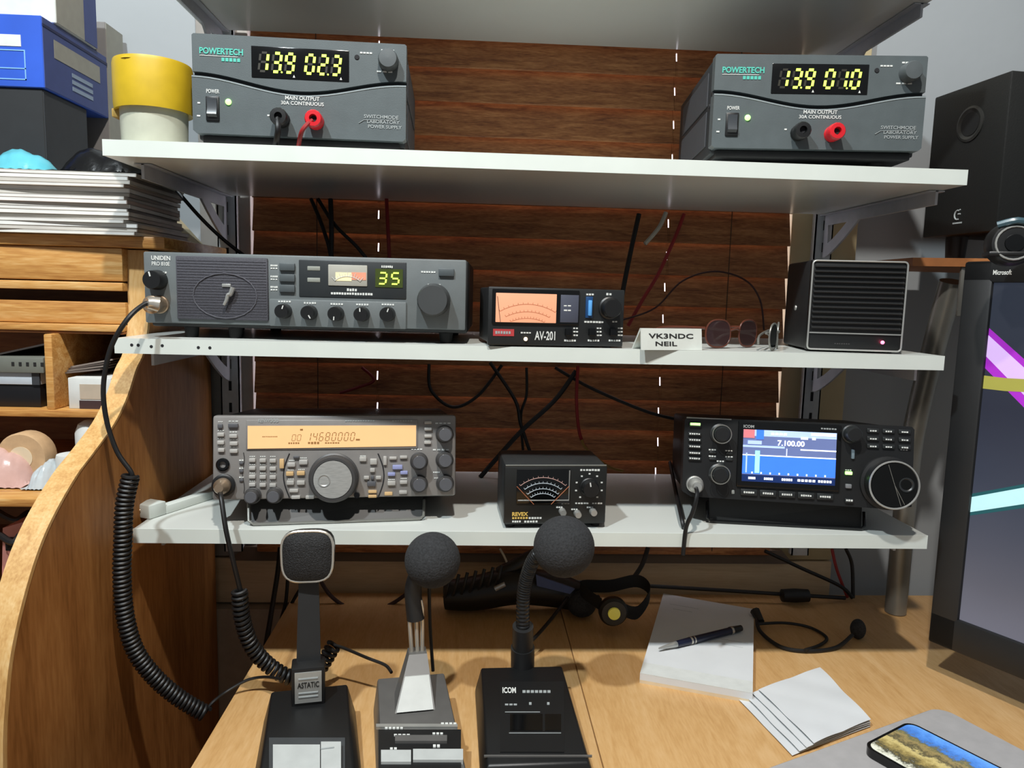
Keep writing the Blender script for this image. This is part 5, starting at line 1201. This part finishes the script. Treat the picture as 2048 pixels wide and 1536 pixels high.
carton('grey_carton', XBX + .0, .276, .325, TOPZ + .0002, at(200, 45, 'y', .28).z, .12, mat('taupe_card', '#7d7a78', .6), 'grey_card', 'tall grey-brown carton at the wall behind the blue carton')
# yellow-lidded tub on the upper shelf
jc = at(308, 200, 'y', .048); zl0 = at(305, 222, 'y', .048).z; zl1 = at(305, 130, 'y', .048).z
jr = empty('plastic_tub', (jc.x, .048, .1987), 'translucent plastic tub with a wide yellow top at the end of the upper shelf', 'tub'); zl0 -= .1987; zl1 -= .1987
MB().lathe([(.0, 0), (.0315, 0), (.0325, .004), (.0335, zl0 + .002), (.0322, zl0 + .002), (.0310, .005), (.0003, .004)], (0, 0, 0), 'z', 40).build('container', 'translucent', jr)
yl = MB().lathe([(.032, zl0 - .001), (.0382, zl0 - .003), (.0390, zl0 + .004), (.0390, zl1 - .004), (.0380, zl1), (.035, zl1), (.0345, zl1 - .003), (.0003, zl1 - .004)], (0, 0, 0), 'z', 48).build('yellow_top', 'yellow_plastic', jr)
MB().lathe([(.0003, .0), (.013, .0), (.010, .0035), (.0003, .0045)], (-.008, -.026, zl1 - .004), 'z', 20).build('pour_cap', 'yellow_plastic', yl)
bxo('side_tab', mat('tab_tan', '#b08f4a', .5), jr, -.039, -.031, -.012, .004, zl0 - .010, zl0 - .001, bev=.001)
# papers leaning on the wall behind the magazines
def leaf(name, px, lab, mt_, y0, y1, w_, h_, lean, cat='paper', th=.0012):
    o = empty(name, (px, (y0 + y1) / 2, TOPZ + .0003), lab, cat)
    M = Matrix.Rotation(R(lean), 4, 'Y')
    MB().box(-th / 2, th / 2, -(y1 - y0) / 2, (y1 - y0) / 2, 0, h_, M=M).build('sheet', mt_, o)
    return o
leaf('envelope', -.455, 'tan envelope leaning behind the magazine stack', mat('envelope_tan', '#a3987c', .75), .225, .295, .0, .058, -42, 'envelope')
leaf('paper_sheet', -.468, 'pale blue-white sheets leaning behind the magazine stack', mat('paper_blue', '#c3d4e2', .75), .225, .290, .0, .062, -40, th=.003)
# pigeonhole contents
zr = -.0883
def inb(name, px0, px1, py0, py1, Y0, Y1, mt_, label, cat, dz=None, bev=.0008, z0=None):
    A_ = at(px0, py1, 'y', Y0); C_ = at(px1, py0, 'y', Y0); zz0 = z0 if z0 is not None else A_.z
    o = empty(name, ((A_.x + C_.x) / 2, Y0, zz0), label, cat); hw_ = (C_.x - A_.x) / 2
    bxo('body', mt_, o, -hw_, hw_, 0, Y1 - Y0, 0, C_.z - zz0, bev=bev)
    return o, hw_, C_.z - zz0
o, hw_, h = inb('router_box', -40, 80, 770, 812, .080, .22, mat('router_black', '#131316', .35), 'flat black box at the bottom of the left pigeonhole', 'box', z0=zr)
zt_ = zr + h
o, hw_, h = inb('paper_box', -40, 78, 746, 769, .078, .22, mat('paper_box_m', '#b9c3cc', .6), 'pale blue-white box on the flat black box in the pigeonhole', 'box', z0=zt_ + .0003); zt_ += h + .0006
bxo('dark_end', 'black_card', o, hw_ - .008, hw_ + .0004, -.0006, .002, 0, h)
o, hw_, h = inb('modem', -40, 86, 716, 741, .074, .19, mat('modem_grey', '#6d7068', .5), 'grey-green modem with small lights on top in the left pigeonhole', 'modem', z0=zt_)
for i in range(6): bxo('indicator', 'print_dark', o, -hw_ + .035 + i * .008, -hw_ + .038 + i * .008, -.0005, .0005, h * .45, h * .7)
lf = empty('folder', at(-20, 712, 'y', .09), 'thin dark folder slanting above the modem', 'folder', rz=0); P0, P1 = at(-30, 716, 'y', .09), at(90, 690, 'y', .09)
MB().hexa([P0 - lf.location + Vector(v) for v in ((0, 0, 0), (0, .12, 0))][:1] + [P1 - lf.location, P1 - lf.location + Vector((0, .12, .0)), P0 - lf.location + Vector((0, .12, 0))], [p - lf.location + Vector((0, 0, .002)) for p in (P0, P1)] + [P1 - lf.location + Vector((0, .12, .002)), P0 - lf.location + Vector((0, .12, .002))]).build('cover', mat('folder_dark', '#3a3431', .5), lf)
o, hw_, h = inb('card_box', 138, 222, 757, 813, .075, .2, 'white_card', 'white card box in the right pigeonhole', 'box', z0=zr)
bxo('beige_front', mat('beige_f', '#b5a896', .65), o, -hw_ + .013, hw_ - .010, -.0006, .001, h * .32, h * .80); bxo('dark_front', mat('plum', '#3c2a2c', .6), o, -hw_ + .012, hw_ - .002, -.0006, .001, 0, h * .27)
br = at(130, 740, 'y', .082)
for i in range(4):
    bo_ = empty('brochure', (br.x + .003 * i, .090 + .004 * i, zr + h + .0012 + i * .0026), 'slanting grey-brown brochure above the white card box, %s of the four' % ('lowest', 'second', 'third', 'highest')[i], 'brochure', 'brochures in the right pigeonhole')
    MB().box(-.020, .036, 0, .1, 0, .0018, M=Matrix.Rotation(R(-7 - i * 1.5), 4, 'Y') @ Matrix.Translation((0.0, 0, .002))).build('leaflet', mat('brochure_%d' % i, ('#6a605a', '#7d736b', '#574d48', '#8a8078')[i], .4), bo_)
# middle space
zs_ = -.1673
tr = empty('tape_roll', (at(40, 945, 'y', .04).x, .055, zs_), 'beige roll wrapped in clear film in the bureau', 'roll')
MB().lathe([(.012, -.012), (.026, -.012), (.0275, -.009), (.0275, .009), (.026, .012), (.012, .012)], (0, 0, .0280), 'y', 32).build('roll', 'tan_roll', tr)
MB().lathe([(.0003, -.0125), (.0125, -.0125), (.0125, .012), (.0003, .012)], (0, 0, .0280), 'y', 24).build('core', 'paper_cream', tr)
crumple('film_wrap', at(0, 950, 'y', .03).x, .045, .030, .03, .05, mat('film_rose', '#c9a59c', .25, bump=.5, bscale=80), 'pinkish crumpled film beside the beige roll', 'film', 21, zs_)
crumple('film_wrap', at(92, 960, 'y', .03).x, .04, .016, .03, .03, 'bag_clear', 'grey crumpled film between the beige roll and the white jar', 'film', 5, zs_)
wj = empty('white_jar', (at(130, 930, 'y', .03).x + .002, .040, zs_), 'plain white jar standing in the bureau', 'jar')
MB().lathe([(.0, 0), (.0145, 0), (.0155, .003), (.0155, .030), (.0145, .034), (.0003, .035)], (0, 0, 0), 'z', 28).build('jar', 'white_card', wj)
wp_ = empty('white_bottle', (at(172, 900, 'y', .07).x, .085, zs_), 'rounded white bottle behind the white jar', 'bottle')
MB().lathe([(.0, 0), (.016, 0), (.0175, .004), (.0175, .050), (.014, .060), (.008, .064), (.0003, .065)], (0, 0, 0), 'z', 28).build('bottle', 'white_card', wp_)
# lower space
zq = -.2938
o = empty('desk_tidy', (at(38, 1090, 'y', -.0).x, .03, zq), 'dusty pink plastic desk tidy on the bureau floor', 'desk tidy')
tb = MB(); tb.hexa([(-.028, -.02, 0), (.020, -.02, 0), (.020, .04, 0), (-.028, .04, 0)], [(-.022, -.02, .085), (.026, -.02, .100), (.026, .04, .100), (-.022, .04, .085)]); tb.build('holder', 'pink_plastic', o)
bxo('dark_slot', 'dark_void', o, -.012, .014, -.0206, -.018, .010, .030); bxo('dark_slot', 'dark_void', o, -.020, -.008, -.0206, -.018, .060, .075)
crumple('white_cloth', at(5, 1150, 'y', -.04).x - .012, -.055, .026, .03, .05, 'white_card', 'white crumpled cloth at the lower left corner of the bureau', 'cloth', 14, -.378)
for i, (pts, lab) in enumerate((([(-10, 1020, .06), (30, 1040, .05), (60, 1025, .06), (90, 1050, .06)], 'black cable tangled above the pink desk tidy'), ([(0, 1070, .0), (25, 1085, -.01), (40, 1070, .0)], 'short black cable in front of the pink desk tidy'))):
    P = W(pts); tag(MB().tube(P, .0035, 8, sm=6).build('cable', 'cable_black', None, origin=min(P, key=lambda p: p.z)), lab, 'cable', 'cables in the bureau')
# small white clip at the left end of the lower shelf
wc_ = empty('cable_clip', at(298, 1032, 'z', -.2112), 'white plastic cable clip at the left end of the lower shelf', 'clip', rz=R(-25))
bxo('block', 'white_edge', wc_, -.012, .012, -.010, .014, 0, .016, bev=.0015); bxo('trunking', 'white_edge', wc_, .0, .012, .014, .10, 0, .010, bev=.001)
MB().lathe([(.0003, 0), (.0030, 0), (.0026, -.0008), (.0003, -.0008)], (-.004, -.010, .008), 'y', 12).build('screw', 'nickel_brown', wc_)
